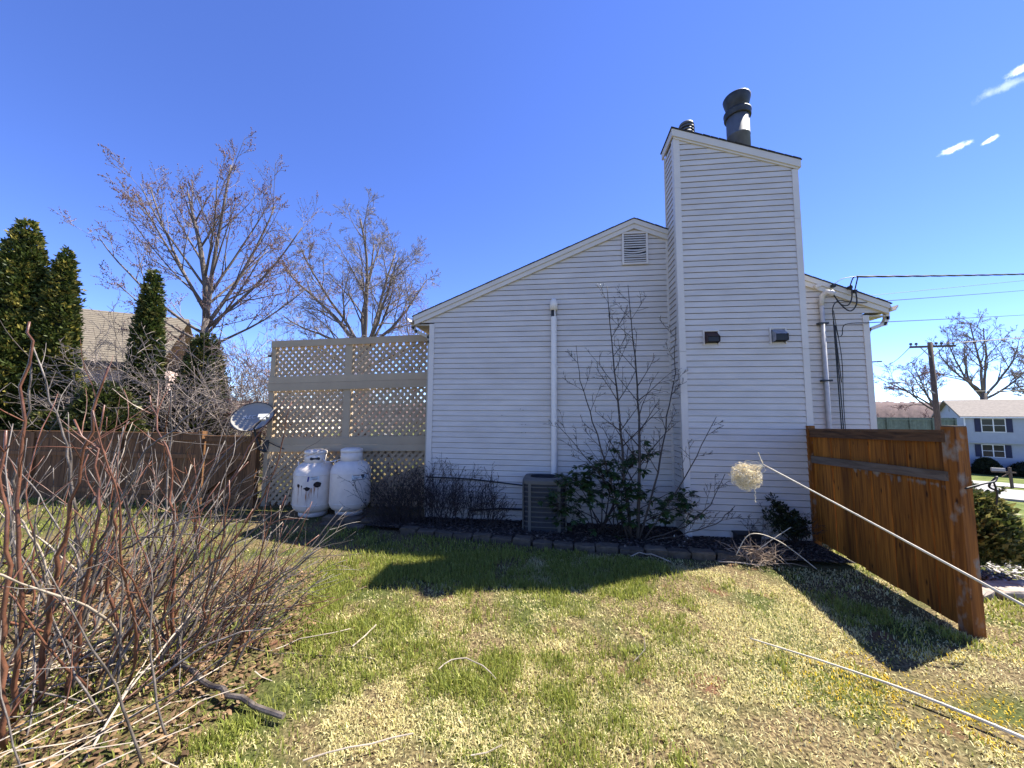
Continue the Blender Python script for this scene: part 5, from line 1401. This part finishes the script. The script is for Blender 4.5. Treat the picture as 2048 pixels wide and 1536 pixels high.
# ------------------------------------------------------------------ dry reed stalks leaning in from the right
def stalk(pts, r0, r1, label, group='long dry reed stalks'):
    t = thing('reed_stalk', pts[0], label, 'reed', group)
    P = [Vector(p) + Vector((0, rnd.uniform(-.008, .008), rnd.uniform(-.006, .006))) for p in pts]; out = []
    for i in range(len(P) - 1):
        p0 = P[max(i - 1, 0)]; p1 = P[i]; p2 = P[i + 1]; p3 = P[min(i + 2, len(P) - 1)]
        for j in range(7):
            q = j / 7; out.append(.5 * ((2 * p1) + (p2 - p0) * q + (2 * p0 - 5 * p1 + 4 * p2 - p3) * q * q + (3 * p1 - p0 - 3 * p2 + p3) * q ** 3))
    out.append(P[-1]); n = len(out)
    rad = [r0 + (r1 - r0) * i / (n - 1) for i in range(n)]
    MB().tube(out, rad, 10).build('stem', 'reed', t, smooth=True)
    for i in range(5, n - 2, 6):
        MB().tube([out[i] + (out[i + 1] - out[i]) * -.02, out[i] + (out[i + 1] - out[i]).normalized() * .012], rad[i] * 1.13, 10).build('node', 'reed', t)
    return t, out
s1, o1 = stalk([(3.35, .62, .0), (2.95, .95, .5), (2.4, 1.455, .9), (2.01, 1.82, 1.183), (1.65, 2.16, 1.443), (1.286, 2.499, 1.704)], .0105, .0036, 'long pale reed stalk with a feathery plume leaning across the cedar fence')
tipp = np.array(o1[-1])
pl = MB()
for j in range(1500):
    a = rnd.uniform(0, 6.283); c_ = tipp + np.array([-.105, .0, -.075]) + nrmv(rng.normal(0, 1, 3)) * .080 * rnd.random() ** .55
    cur = rnd.uniform(.010, .024); ph = rnd.uniform(0, 6.28); u1 = nrmv(rng.normal(0, 1, 3)); u2 = nrmv(np.cross(u1, rng.normal(0, 1, 3)))
    pts = [c_ + u1 * cur * math.cos(ph + q * .6) + u2 * cur * math.sin(ph + q * .6) for q in range(5)]
    pl.tube(pts, .0011, 3, cap=False)
for j in range(60):
    c_ = tipp + np.array([-.10, 0, -.07]) + rng.normal(0, .04, 3); pl.tube([tipp, (tipp + c_) / 2 + rng.normal(0, .01, 3), c_], [.0016, .0013, .0008], 3, cap=False)
pts = [tipp + np.array([-.055 + .004 * math.sin(q * 2.4), .004 * math.cos(q * 2.4), -.10 - .012 * q]) for q in range(12)]
pl.tube(pts, .0018, 4)
pl.tube([tipp, tipp + np.array([-.012, 0, .035]), tipp + np.array([-.025, 0, .075])], .0022, 4)
plo = pl.build('plume', 'plume', s1); plo['kind'] = 'stuff'
stalk([(3.28, 1.95, .02), (2.996, 2.59, .06), (2.844, 2.786, .062), (2.676, 2.957, .06), (2.461, 3.146, .058), (2.137, 3.405, .05), (1.714, 3.687, .035)], .016, .006, 'long pale reed stalk lying across the lawn before the cedar fence')
stalk([(7.3, 5.4, .05), (6.4, 6.0, .12), (5.6, 5.9, .45), (5.25, 5.65, .62)], .018, .010, 'short pale reed stalk lying against the evergreen shrub beyond the fence')
st_ = MB()
for j in range(60):
    x0, y0 = 3.33 + rnd.gauss(0, .12), .66 + rnd.gauss(0, .12)
    st_.tube([(x0, y0, -.02), (x0 + rnd.gauss(0, .04), y0 + rnd.gauss(0, .04), rnd.uniform(.05, .16))], [.008, .006], 6)
tag(st_.build('reed_stubble', 'reed'), 'cut reed stubble at the foot of the leaning stalks', 'plant')

# ------------------------------------------------------------------ beyond the cedar fence
sh = thing('evergreen_shrub', (5.35, 5.75, 0), 'rounded yellow-green evergreen shrub beyond the cedar fence post', 'shrub')
n = 3000; a = rng.uniform(0, 6.283, n); u = rng.random(n); z = .22 + .78 * u
R = .52 * np.sqrt(np.clip(1 - ((z - .5) / .60) ** 2, .05, 1)) * (.75 + .4 * fbm(a * 1.7, z * 4, 55)) * np.where(rng.random(n) < .7, rng.uniform(.85, 1.05, n), rng.uniform(.4, .9, n))
P_ = np.stack([5.35 + R * np.cos(a), 5.75 + R * np.sin(a), z], 1); N_ = np.stack([np.cos(a), np.sin(a), np.full(n, .4)], 1)
V, F, c = spray_cloud(P_, N_, .075, (.03, .045, .010), (.085, .10, .025), (.24, .21, .06), .3)
npmesh('foliage', V, F, 'needle', sh, tint=c)['kind'] = 'stuff'
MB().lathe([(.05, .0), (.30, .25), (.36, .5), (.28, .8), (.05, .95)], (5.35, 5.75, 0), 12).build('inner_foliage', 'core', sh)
MB().tube([(5.35, 5.75, -.05), (5.35, 5.75, .5)], [.03, .02], 6).build('stem', 'bark', sh)
for p1, p2 in (((5.5, 5.7, .85), (5.86, 5.66, 1.10)), ((5.5, 5.7, .8), (5.72, 5.9, 1.12)), ((5.5, 5.65, .5), (6.0, 5.6, .62))):
    MB().tube([p1, ((p1[0] + p2[0]) / 2, (p1[1] + p2[1]) / 2, (p1[2] + p2[2]) / 2 - .02), p2], [.006, .005, .003], 5).build('shoot', 'bark', sh)
    q_ = np.array([np.array(p1) + (np.array(p2) - np.array(p1)) * t for t in np.linspace(.2, 1, 30)]); V, F, c = spray_cloud(q_, rng.normal(0, 1, q_.shape), .045, (.05, .07, .02), (.09, .1, .03), (.2, .18, .05), .3)
    npmesh('shoot_needles', V, F, 'needle', sh, tint=c)['kind'] = 'stuff'
sl = thing('stone_edging', (5.4, 5.2, 0), 'flat tan field stones edging the gravel bed below the evergreen shrub', 'edging')
for q in ((4.75, 5.02, -.03, .42, .30, .11, .5), (5.12, 5.06, -.03, .40, .32, .12, .1), (5.52, 5.12, -.03, .44, .30, .12, .15), (5.95, 5.22, -.03, .42, .34, .10, .2), (6.4, 5.32, -.03, .46, .32, .12, .1), (5.3, 4.80, -.04, .30, .14, .05, .1), (5.75, 4.86, -.04, .34, .15, .05, .2), (6.9, 5.4, -.03, .46, .32, .12, .1), (4.45, 4.75, -.04, .2, .12, .05, .6)):
    rock(*q, parent=sl, m='slab', nm='stone', j=.016)
def gravelpts(n):
    return np.stack([rng.uniform(4.7, 8.2, n), rng.uniform(5.2, 6.3, n), rng.uniform(.0, .03, n)], 1)
chips('gravel', 2600, gravelpts, 'chip', .05, None, 'pale crushed gravel around the evergreen shrub', 'gravel', [(.42, .38, .34), (.30, .27, .24), (.5, .47, .43), (.22, .19, .17)])
tm = MB(); tm.beam((6.3, 6.45, .05), (9.5, 7.1, .05), .12, .14); tag(tm.build('garden_timber', 'bark'), 'dark timber edging behind the pale gravel bed', 'timber')
for i, (x, y, s_) in enumerate(((5.05, 3.95, .13), (5.35, 4.1, .08))):
    t = thing('white_stone', (x, y, 0), ('larger', 'smaller')[i] + ' pale flat stone on the grass beyond the cedar post', 'stone'); rock(x, y, -.02, s_ * 2, s_ * 1.1, .06, .5 * i, t, 'deckrail', 'stone_body', .01)

# ------------------------------------------------------------------ utility pole, wires, street things
up_ = thing('utility_pole', (26.6, 29.2, float(gz(26.6, 29.2))), 'brown wooden utility pole with crossarm beyond the cedar fence', 'utility pole')
zg = float(gz(26.6, 29.2))
MB().tube([(26.75, 29.4, zg - .3), (26.2, 28.9, 7.35)], [.19, .13], 12).build('post', 'pole', up_, smooth=True)
cdv = Vector((27.75, 29.07, 7.10)) - Vector((24.89, 28.75, 6.98))
MB().beam((24.80, 28.74, 6.98), (27.95, 29.09, 7.10), .12, .14).build('crossarm', 'pole', up_)
for f in (.02, .14, .58, .70, .84, .96):
    p = Vector((24.80, 28.74, 7.05)) + (Vector((27.95, 29.09, 7.17)) - Vector((24.80, 28.74, 7.05))) * f
    MB().lathe([(.03, 0), (.03, .07), (.085, .09), (.085, .14), (.06, .15), (.08, .17), (.06, .22), (0, .23)], p, 10).build('insulator', 'insul', up_)
MB().beam((26.25, 28.9, 6.2), (25.5, 28.8, 6.96), .04, .05).build('brace', 'lamp', up_); MB().beam((26.25, 28.9, 6.2), (27.1, 28.98, 7.0), .04, .05).build('brace', 'lamp', up_)
arm = MB(); arm.tube([(26.4, 29.0, 3.7), (25.6, 28.95, 4.25), (24.6, 28.9, 4.48), (23.9, 28.85, 4.50)], [.045, .04, .035, .03], 8); arm.build('lamp_arm', 'lamp', up_)
MB().obox((23.75, 28.84, 4.48), (.55, .2, .12), (0, 0, .1)).build('lamp_head', 'lamp', up_)
fp = thing('far_utility_pole', (51.0, 66.0, -2.9), 'distant utility pole top beside the house corner', 'utility pole')
MB().tube([(51.0, 66, -3), (51.0, 66, 11.6)], [.2, .14], 8).build('post', 'pole', fp); MB().beam((49.4, 66, 11.0), (52.9, 66.3, 11.2), .16, .18).build('crossarm', 'pole', fp)
def wire(a, b, sag, r, label, n=26):
    a, b = Vector(a), Vector(b); pts = []
    for i in range(n + 1):
        t = i / n; p = a + (b - a) * t; p.z -= sag * 4 * t * (1 - t); pts.append(p)
    return tag(MB().tube(pts, r, 5).build('overhead_wire', 'wire'), label, 'wire', 'overhead wires')
# twisted service drop: starts on the rake and leaves over the fence
a2 = Vector((5.15, W - .16, 4.415)); b = a2 + Vector((4.93, 2.17, .875)) * 7
def drop(off, r, ph):
    pts = []
    for i in range(161):
        t = i / 160; p = a2 + (b - a2) * t; p.z -= .35 * 4 * t * (1 - t)
        an = t * 150 + ph; p += Vector((0, math.cos(an) * off, math.sin(an) * off)); pts.append(p)
    return pts
sdp = thing('service_drop', a2, 'thick twisted black service cable running from the right rake out of frame', 'cable')
for i, ph in enumerate((0, 2.09, 4.19)): MB().tube(drop(.011, .009, ph), .009, 5).build('conductor', 'wire', sdp)
cable([(5.16, W - .16, 4.415), (5.10, W - .15, 4.40), (5.06, W - .13, 4.27)], .010, 'lead', 'rubber', sdp); cable([(5.17, W - .16, 4.415), (5.16, W - .15, 4.36), (5.13, W - .13, 4.20)], .010, 'lead', 'rubber', sdp)
cable([(5.16, W - .16, 4.42), (4.95, W - .13, 4.40), (4.80, W - .12, 4.30)], .006, 'lead', 'conduit', sdp)
wire((5.25, W - .13, 3.97), (34.8, 26.9, 10.66), .05, .007, 'thin wire crossing the sky just below the service cable')
wire((5.3, W - .11, 3.62), (34.7, 27.1, 8.99), .05, .0075, 'lowest straight wire leaving the house eave')
wire((5.34, 12.45, 5.46), (29.8, 15.1, 8.06), .02, .006, 'faint upper wire passing behind the roof edge')
wire((24.9, 28.75, 7.1), (51, 66, 11.3), 1.2, .02, 'sagging wire from the utility pole crossarm to the distant pole')
wire((26.3, 28.9, 7.2), (52, 66.2, 11.2), 1.6, .02, 'second sagging wire between the utility pole and the distant pole')
wire((26.4, 28.95, 5.2), (50.8, 65.9, 8.5), 1.4, .02, 'low sagging wire between the two utility poles')
wire((27.7, 29.07, 7.3), (60, 14.0, 11.5), 1.0, .02, 'upper wire from the crossarm past the far bare tree')
wire((27.0, 29.0, 7.25), (60, 13.0, 10.9), 1.0, .02, 'second wire from the crossarm past the far bare tree')
wire((26.4, 28.95, 3.9), (60, 16.0, 6.0), .8, .022, 'low cable from the utility pole across the far roof')

# far two-storey house (its own axes: EF along the front, ES into the depth)
EF = Vector((.8802, -.4746, 0)); ES = Vector((.4746, .8802, 0)); HA = Vector((37.58, 38.95, 0))
def hp(e, d, z): p = HA + EF * e + ES * d; return Vector((p.x, p.y, z))
fh = thing('two_storey_house', (42, 37, -2.9), 'pale blue two-storey house with navy shutters across the street', 'house')
def hbox(e0, e1, d0, d1, z0, z1, name, m, parent):
    mm = MB(); q = [hp(e0, d0, z0), hp(e1, d0, z0), hp(e1, d1, z0), hp(e0, d1, z0), hp(e0, d0, z1), hp(e1, d0, z1), hp(e1, d1, z1), hp(e0, d1, z1)]
    mm.add(q, [(0, 3, 2, 1), (4, 5, 6, 7), (0, 1, 5, 4), (1, 2, 6, 5), (2, 3, 7, 6), (3, 0, 4, 7)]); return mm.build(name, m, parent)
mm = MB(); g0 = [hp(0, .35, -3.0), hp(12, .35, -3.0), hp(12, 6.6, -3.0), hp(0, 6.6, -3.0)]
lowr = hbox(.15, 12, .35, 6.55, -3.2, -.08, 'ground_floor_wall', 'blue_siding', fh)
mm = MB(); Pq = [hp(0, 0, -.08), hp(0, 6.8, -.08), hp(0, 6.8, 2.25), hp(0, 3.4, 3.70), hp(0, 0, 2.25)]; Qq = [p + EF * 12 for p in Pq]
mm.add(Pq + Qq, [(0, 1, 2, 3, 4), (9, 8, 7, 6, 5)] + [(i, 5 + i, 5 + (i + 1) % 5, (i + 1) % 5) for i in range(5)]); upr = mm.build('upper_floor_wall', 'blue_siding', fh)
for i in range(23):
    hbox(0, 12, -.012, -.001, -.06 + i * .10, .032 + i * .10, 'siding_course', 'blue_siding', upr)
hbox(-.05, 12, -.04, .36, -.20, -.085, 'overhang_trim', 'blue_siding', fh)
rfh = slab([hp(-.35, -.35, 2.22), hp(12.3, -.35, 2.22), hp(12.3, 3.4, 3.86), hp(-.35, 3.4, 3.86)], .14, 'roof', 'roofgrey', fh)
slab([hp(-.35, 7.15, 2.22), hp(-.35, 3.4, 3.86), hp(12.3, 3.4, 3.86), hp(12.3, 7.15, 2.22)], .14, 'roof', 'roofgrey', fh)
mm = MB(); mm.beam(hp(-.35, -.42, 2.12), hp(12.3, -.42, 2.12), .10, .10); mm.build('gutter', 'white', fh)
hbox(-.05, .03, -.08, .0, -3.0, 2.1, 'downspout', 'white', fh)
def far_window(e0, e1, z0, z1, dd):
    w0 = hbox(e0 - .06, e1 + .06, dd - .05, dd - .012, z0 - .06, z1 + .06, 'window', 'white', fh)
    mid = (e0 + e1) / 2
    for a_, b_ in ((e0, mid - .04), (mid + .04, e1)):
        hbox(a_, b_, dd - .056, dd - .051, z0, (z0 + z1) / 2 - .02, 'pane', 'glass', w0); hbox(a_, b_, dd - .056, dd - .051, (z0 + z1) / 2 + .02, z1, 'pane', 'glass', w0)
    for a_, b_ in ((e0 - .44, e0 - .08), (e1 + .08, e1 + .44)):
        hbox(a_, b_, dd - .045, dd - .013, z0 - .04, z1 + .04, 'shutter', 'navy', fh)
far_window(1.02, 2.33, .86, 1.98, 0); far_window(1.02, 2.25, -1.40, -.36, .35)
far_window(5.0, 6.3, .86, 1.98, 0); far_window(5.0, 6.3, -1.40, -.36, .35)
sw = MB(); q = [hp(-.02, 2.7, 1.35), hp(-.02, 3.6, 1.35), hp(-.02, 3.6, 2.0), hp(-.02, 2.7, 2.0)]
slab([q[0], q[3], q[2], q[1]], .05, 'window', 'glass', fh)
slab([hp(-.02, 3.25, 2.7), hp(-.02, 3.25, 3.3), hp(-.02, 3.55, 3.3), hp(-.02, 3.55, 2.7)], .04, 'gable_vent', 'lamp', fh)
for i, (e, rr0, hh, lab) in enumerate(((.85, .85, 1.35, 'dark clipped hedge bush under the far left window of the blue house'), (3.3, 1.3, 1.15, 'long dark hedge bush at the right picture edge before the blue house'), (-1.2, .7, 1.0, 'small dark bush at the corner of the blue house'))):
    p = hp(e, -.7, 0); zg = float(gz(p.x, p.y)); t = thing('hedge_bush', (p.x, p.y, zg), lab, 'bush', 'hedge bushes before the blue house')
    n = 900; d = rng.normal(0, 1, (n, 3)); d /= np.linalg.norm(d, axis=1)[:, None]; d[:, 2] = np.abs(d[:, 2])
    P_ = np.array([p.x, p.y, zg]) + d * np.array([rr0, rr0, hh]) * rng.uniform(.85, 1.05, (n, 1)); V, F, c = spray_cloud(P_, d, .14, (.010, .016, .008), (.02, .03, .012), (.035, .045, .02), .2)
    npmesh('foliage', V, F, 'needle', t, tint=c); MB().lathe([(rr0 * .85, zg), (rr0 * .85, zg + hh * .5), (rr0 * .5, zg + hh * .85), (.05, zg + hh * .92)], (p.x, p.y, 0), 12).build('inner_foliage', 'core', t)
# mailbox
mx_, my_ = 29.7, 28.3; zg = float(gz(mx_, my_))
mbx = thing('mailbox', (mx_, my_, zg), 'grey mailbox on a wooden post beside the driveway', 'mailbox')
MB().beam((mx_, my_, zg - .1), (mx_ - .02, my_ + .02, zg + 1.35), .11, .11, up=(0, 1, 0)).build('post', 'greyrail', mbx)
MB().beam((mx_ - .75, my_ + .35, zg + 1.02), (mx_ + .2, my_ - .1, zg + 1.02), .09, .08).build('arm', 'greyrail', mbx)
MB().beam((mx_ - .75, my_ + .35, zg + 1.17), (mx_ - .22, my_ + .10, zg + 1.17), .18, .2).build('box', 'lamp', mbx)
MB().beam((mx_ - .35, my_ + .16, zg + .70), (mx_ - .02, my_ + .02, zg + 1.0), .06, .06).build('brace', 'greyrail', mbx)
# green fence past the street
gf = thing('green_fence', (28, 33.6, -2), 'weathered green board fence beyond the utility pole', 'fence')
A1, B1 = Vector((23.0, 33.0, 0)), Vector((32.2, 34.1, 0))
for i in range(62):
    p = A1 + (B1 - A1) * (i / 62); q = A1 + (B1 - A1) * ((i + .93) / 62); zg = float(gz(p.x, p.y)); mm = MB()
    mm.add([(p.x, p.y, zg - .1), (q.x, q.y, zg - .1), (q.x, q.y, 2.05 + rnd.uniform(-.01, .02)), (p.x, p.y, 2.05), (p.x, p.y + .03, zg - .1), (q.x, q.y + .03, zg - .1), (q.x, q.y + .03, 2.05), (p.x, p.y + .03, 2.05)],
           [(0, 1, 2, 3), (7, 6, 5, 4), (0, 4, 5, 1), (1, 5, 6, 2), (2, 6, 7, 3), (3, 7, 4, 0)]); mm.build('board', 'greenfence', gf)
for i in range(0, 6):
    p = A1 + (B1 - A1) * (i / 5); MB().obox((p.x, p.y - .06, -.1), (.12, .1, 4.3)).build('post', 'greenfence', gf)
mm = MB(); mm.beam((A1.x, A1.y - .04, 1.9), (B1.x, B1.y - .04, 1.9), .06, .10); mm.build('rail', 'greenfence', gf)
# far bare trees
for i, (x, y, h, r, lab, sds) in enumerate(((50.0, 49.5, 5.0, .42, 'large spreading bare tree behind the blue house roof', (((-.5, .2, 1), 7.4), ((-.15, -.1, 1), 8.6), ((.3, .1, 1), 8.2), ((.7, -.1, .9), 7.0), ((-.85, 0, .75), 6.4), ((.95, .0, .6), 5.6), ((.0, .5, 1), 7.0))),
                                             (46.3, 51.0, 3.6, .34, 'leaning bare tree between the utility pole and the blue house', (((-.9, .1, .75), 6.6), ((-.6, -.2, 1), 6.0), ((-1, 0, .45), 5.4), ((-.2, .3, 1), 5.2), ((.3, 0, 1), 4.2))),
                                             (56.5, 50.0, 4.0, .30, 'bare tree at the right picture edge behind the roof', (((-.3, 0, 1), 5.4), ((.4, 0, 1), 5.2), ((-.8, 0, .7), 4.4), ((0, .4, 1), 5.0))))):
    zg = float(gz(x, y)); t = thing('far_bare_tree', (x, y, zg), lab, 'tree', 'far bare trees behind the blue house')
    T = Tree((7, 6, 5, 3), (.48, .52, .58, .6), (34, 38, 40, 42), wob=.08, trop=.03, minr=.020, rr=.6, t0=.25, seg=(1.0, .8, .6, .5, .4, .4))
    T.wood.tube([(x + (.6 if i == 1 else 0), y, zg - .2), (x, y, h)], [r, r * .7], 8)
    for d, L in sds: T.grow((x, y, h - rnd.uniform(0, .8)), d, L, r * .34, 0)
    T.finish(t, 'bark', 'twigred' if i == 1 else 'twig')
for i, (x, y, h, lab) in enumerate(((39.0, 46.0, 4.2, 'small reddish bare bush left of the utility pole beyond the green fence'), (42.5, 47.0, 5.0, 'reddish bare bush right behind the utility pole'), (34.0, 46.0, 3.8, 'low reddish bare bush beyond the green fence nearest the house corner'))):
    zg = float(gz(x, y)); t = thing('red_bare_bush', (x, y, zg), lab, 'bush', 'reddish bare bushes beyond the green fence')
    T = Tree((5, 4, 3), (.55, .5, .5), (36, 38, 40), wob=.09, trop=.02, minr=.022, rr=.6, sides=(4, 3, 3, 3, 3, 3), seg=(.7, .5, .4, .4, .4, .4))
    for j in range(12): T.grow((x + rnd.gauss(0, .7), y + rnd.gauss(0, .7), zg), (rnd.gauss(0, .4), rnd.gauss(0, .3), 1), h * rnd.uniform(.7, 1.3), .035, 0)
    T.wood.build('stems', 'twigred', t); T.fine.build('crown', 'twigred', t)

# ------------------------------------------------------------------ grass
def grass():
    parts = []
    def region(n, r0, r1, amin, amax, hmul, wmul):
        r = np.sqrt(rng.uniform(r0 ** 2, r1 ** 2, n)); a = rng.uniform(amin, amax, n) - .1163 * -1 * -1
        x = r * np.sin(a); y = r * np.cos(a); return x, y, np.full(n, hmul), np.full(n, wmul)
    A = math.radians(62)
    sets = [region(105000, 1.5, 3.3, -A, A, 1, 1), region(150000, 3.3, 5.6, -A, A, 1, 1.15), region(56000, 5.6, 8.2, -A, A, 1, 1.5), region(12000, 8.2, 14, math.radians(-62), math.radians(-38), 1.1, 2.2), region(14000, 6.0, 11, math.radians(34), math.radians(64), 1.1, 1.9), region(9000, 11, 20, math.radians(34), math.radians(64), 1.2, 3.2)]
    x, y, hm, wm = (np.concatenate(q) for q in zip(*sets))
    keep = np.ones(len(x), bool)
    keep &= ~((x > -3.3) & (x < 3.95) & (y > edge_y(x) - .02))          # planting bed and house
    keep &= ~((x > -2.5) & (x < 5.45) & (y > 6.9))
    keep &= ~((x > -6.4) & (x < -2.4) & (y > 7.5))
    keep &= ~((x > 4.5) & (x < 8.3) & (y > 4.95) & (y < 6.45) )
    keep &= ~((np.hypot(x - t1x, y - t1y) < .27) | ((x > -4.3) & (x < -3.2) & (y > 6.3)))
    lit = (x + 1.95 < -.55 * np.abs(y - 2.6)) & (x > -6)                    # sparse under the canes
    keep &= ~(lit & (rng.random(len(x)) < .8))
    p = .73 * x + .69 * y
    dirt = fbm(x * 1.5 + 7, y * 1.5, 21, 4) * .72 + .28 * fbm(x * 7, y * 7, 33, 3) + .03
    keep &= ~((dirt > .585) & (p < 7.5) & (rng.random(len(x)) < .8))
    x, y, hm, wm, p, dirt = (q[keep] for q in (x, y, hm, wm, p, dirt)); n = len(x)
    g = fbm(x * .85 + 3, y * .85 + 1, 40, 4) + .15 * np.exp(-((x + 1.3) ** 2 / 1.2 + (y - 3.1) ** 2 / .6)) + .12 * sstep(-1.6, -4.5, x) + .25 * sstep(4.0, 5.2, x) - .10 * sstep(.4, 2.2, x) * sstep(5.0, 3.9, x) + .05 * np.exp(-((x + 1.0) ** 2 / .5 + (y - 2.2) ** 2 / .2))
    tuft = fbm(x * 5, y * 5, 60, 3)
    g = g + .42 * sstep(4.1, 4.7, y) * sstep(2.6, .8, x) + .3 * sstep(2.6, 3.0, x) * sstep(3.5, 4.0, y) + .045 * sstep(1.6, .2, x)  # extra green where house and fence shadows fall, darkening the shade by colour
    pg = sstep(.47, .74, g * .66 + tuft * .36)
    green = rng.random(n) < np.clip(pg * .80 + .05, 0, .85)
    moss = (~green) & (rng.random(n) < 1.0 * sstep(.35, .6, fbm(x * 2, y * 2, 91)) * np.exp(-(((x - 3.2) ** 2) / .8 + ((y - 3.15) ** 2) / .35)) + .4 * np.exp(-(((x - 2.4) ** 2) / .3 + ((y - 3.1) ** 2) / .1)))
    h = np.where(green, rng.uniform(.035, .075, n) * (.75 + .6 * pg), rng.uniform(.025, .05, n)) * hm
    h = np.where(moss, h * .8, h)
    lean = np.where(green, rng.normal(0, .55, n), rng.normal(0, 1.0, n)); az = rng.uniform(0, 6.283, n)
    lean = np.clip(np.abs(lean), 0, 1.35)
    wd = rng.uniform(.0022, .0042, n) * wm
    z0 = gz(x, y) + (fbm(x * 1.6, y * 1.6, 3) - .5) * .035 - .006
    dxy = np.stack([np.cos(az), np.sin(az)], 1); side = np.stack([-np.sin(az + rng.normal(0, .8, n)), np.cos(az)], 1)
    b = np.stack([x, y, z0], 1)
    def pt(f, bend, s_):
        o = np.empty((n, 3)); L = h * f; o[:, :2] = b[:, :2] + dxy * (L * np.sin(lean * bend))[:, None] + side * (wd * s_)[:, None]; o[:, 2] = b[:, 2] + L * np.cos(lean * bend); return o
    V = np.stack([pt(0, .5, -1), pt(0, .5, 1), pt(.55, .7, .85), pt(.55, .7, -.85), pt(1, 1.1, 0)], 1).reshape(-1, 3)
    i0 = np.arange(n)[:, None] * 5
    F = np.concatenate([i0 + np.array([[0, 1, 2]]), i0 + np.array([[0, 2, 3]]), i0 + np.array([[3, 2, 4]])])
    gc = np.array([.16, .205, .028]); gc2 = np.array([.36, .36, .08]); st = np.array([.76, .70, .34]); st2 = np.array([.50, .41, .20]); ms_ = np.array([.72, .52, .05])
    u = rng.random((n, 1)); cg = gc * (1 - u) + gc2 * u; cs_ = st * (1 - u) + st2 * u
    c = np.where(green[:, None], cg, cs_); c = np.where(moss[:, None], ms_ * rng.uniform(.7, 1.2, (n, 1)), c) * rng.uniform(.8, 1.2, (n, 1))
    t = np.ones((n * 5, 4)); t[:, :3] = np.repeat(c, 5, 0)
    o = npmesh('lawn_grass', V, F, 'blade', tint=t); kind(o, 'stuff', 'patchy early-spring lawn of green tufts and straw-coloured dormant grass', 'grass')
grass()

# loose sticks on the lawn
STK = [([(-2.35, 2.99, .04), (-2.2, 3.14, .06), (-1.86, 3.36, .05)], .0042, 'long pale stem on the lawn beside the leaf litter'),
       ([(-1.42, 2.11, .05), (-1.2, 2.21, .06), (-.87, 2.36, .05)], .0042, 'straight pale stem on the grass near the bottom edge'),
       ([(-.49, 2.27, .04), (-.32, 2.36, .04)], .0036, 'short pale stick near the bottom centre of the lawn'),
       ([(-.90, 2.93, .05), (-.82, 3.02, .08), (-.71, 3.04, .08), (-.56, 2.99, .07), (-.44, 2.90, .04)], .0042, 'curved pale twig arching on the open lawn'),
       ([(1.04, 5.50, .05), (1.16, 5.53, .10), (1.32, 5.48, .10), (1.54, 5.38, .05)], .007, 'pale curved twig in front of the block edging'),
       ([(2.2, 5.50, .04), (2.5, 5.47, .05), (2.75, 5.45, .04)], .008, 'pale stick lying along the block edging'),
       ([(-1.72, 3.15, .03), (-1.66, 3.45, .05)], .006, 'short dry stick upright in the green tuft'),
       ([(.62, 3.25, .03), (.75, 3.4, .04), (.78, 3.6, .03)], .004, 'thin dark twig on the bare centre lawn')]
for pts, r, lab in STK:
    mm = MB(); mm.tube(kinked(pts, .004), r, 6); tag(mm.build('fallen_stick', 'canepale' if 'dark' not in lab else 'canegrey'), lab, 'stick', 'fallen sticks on the lawn')
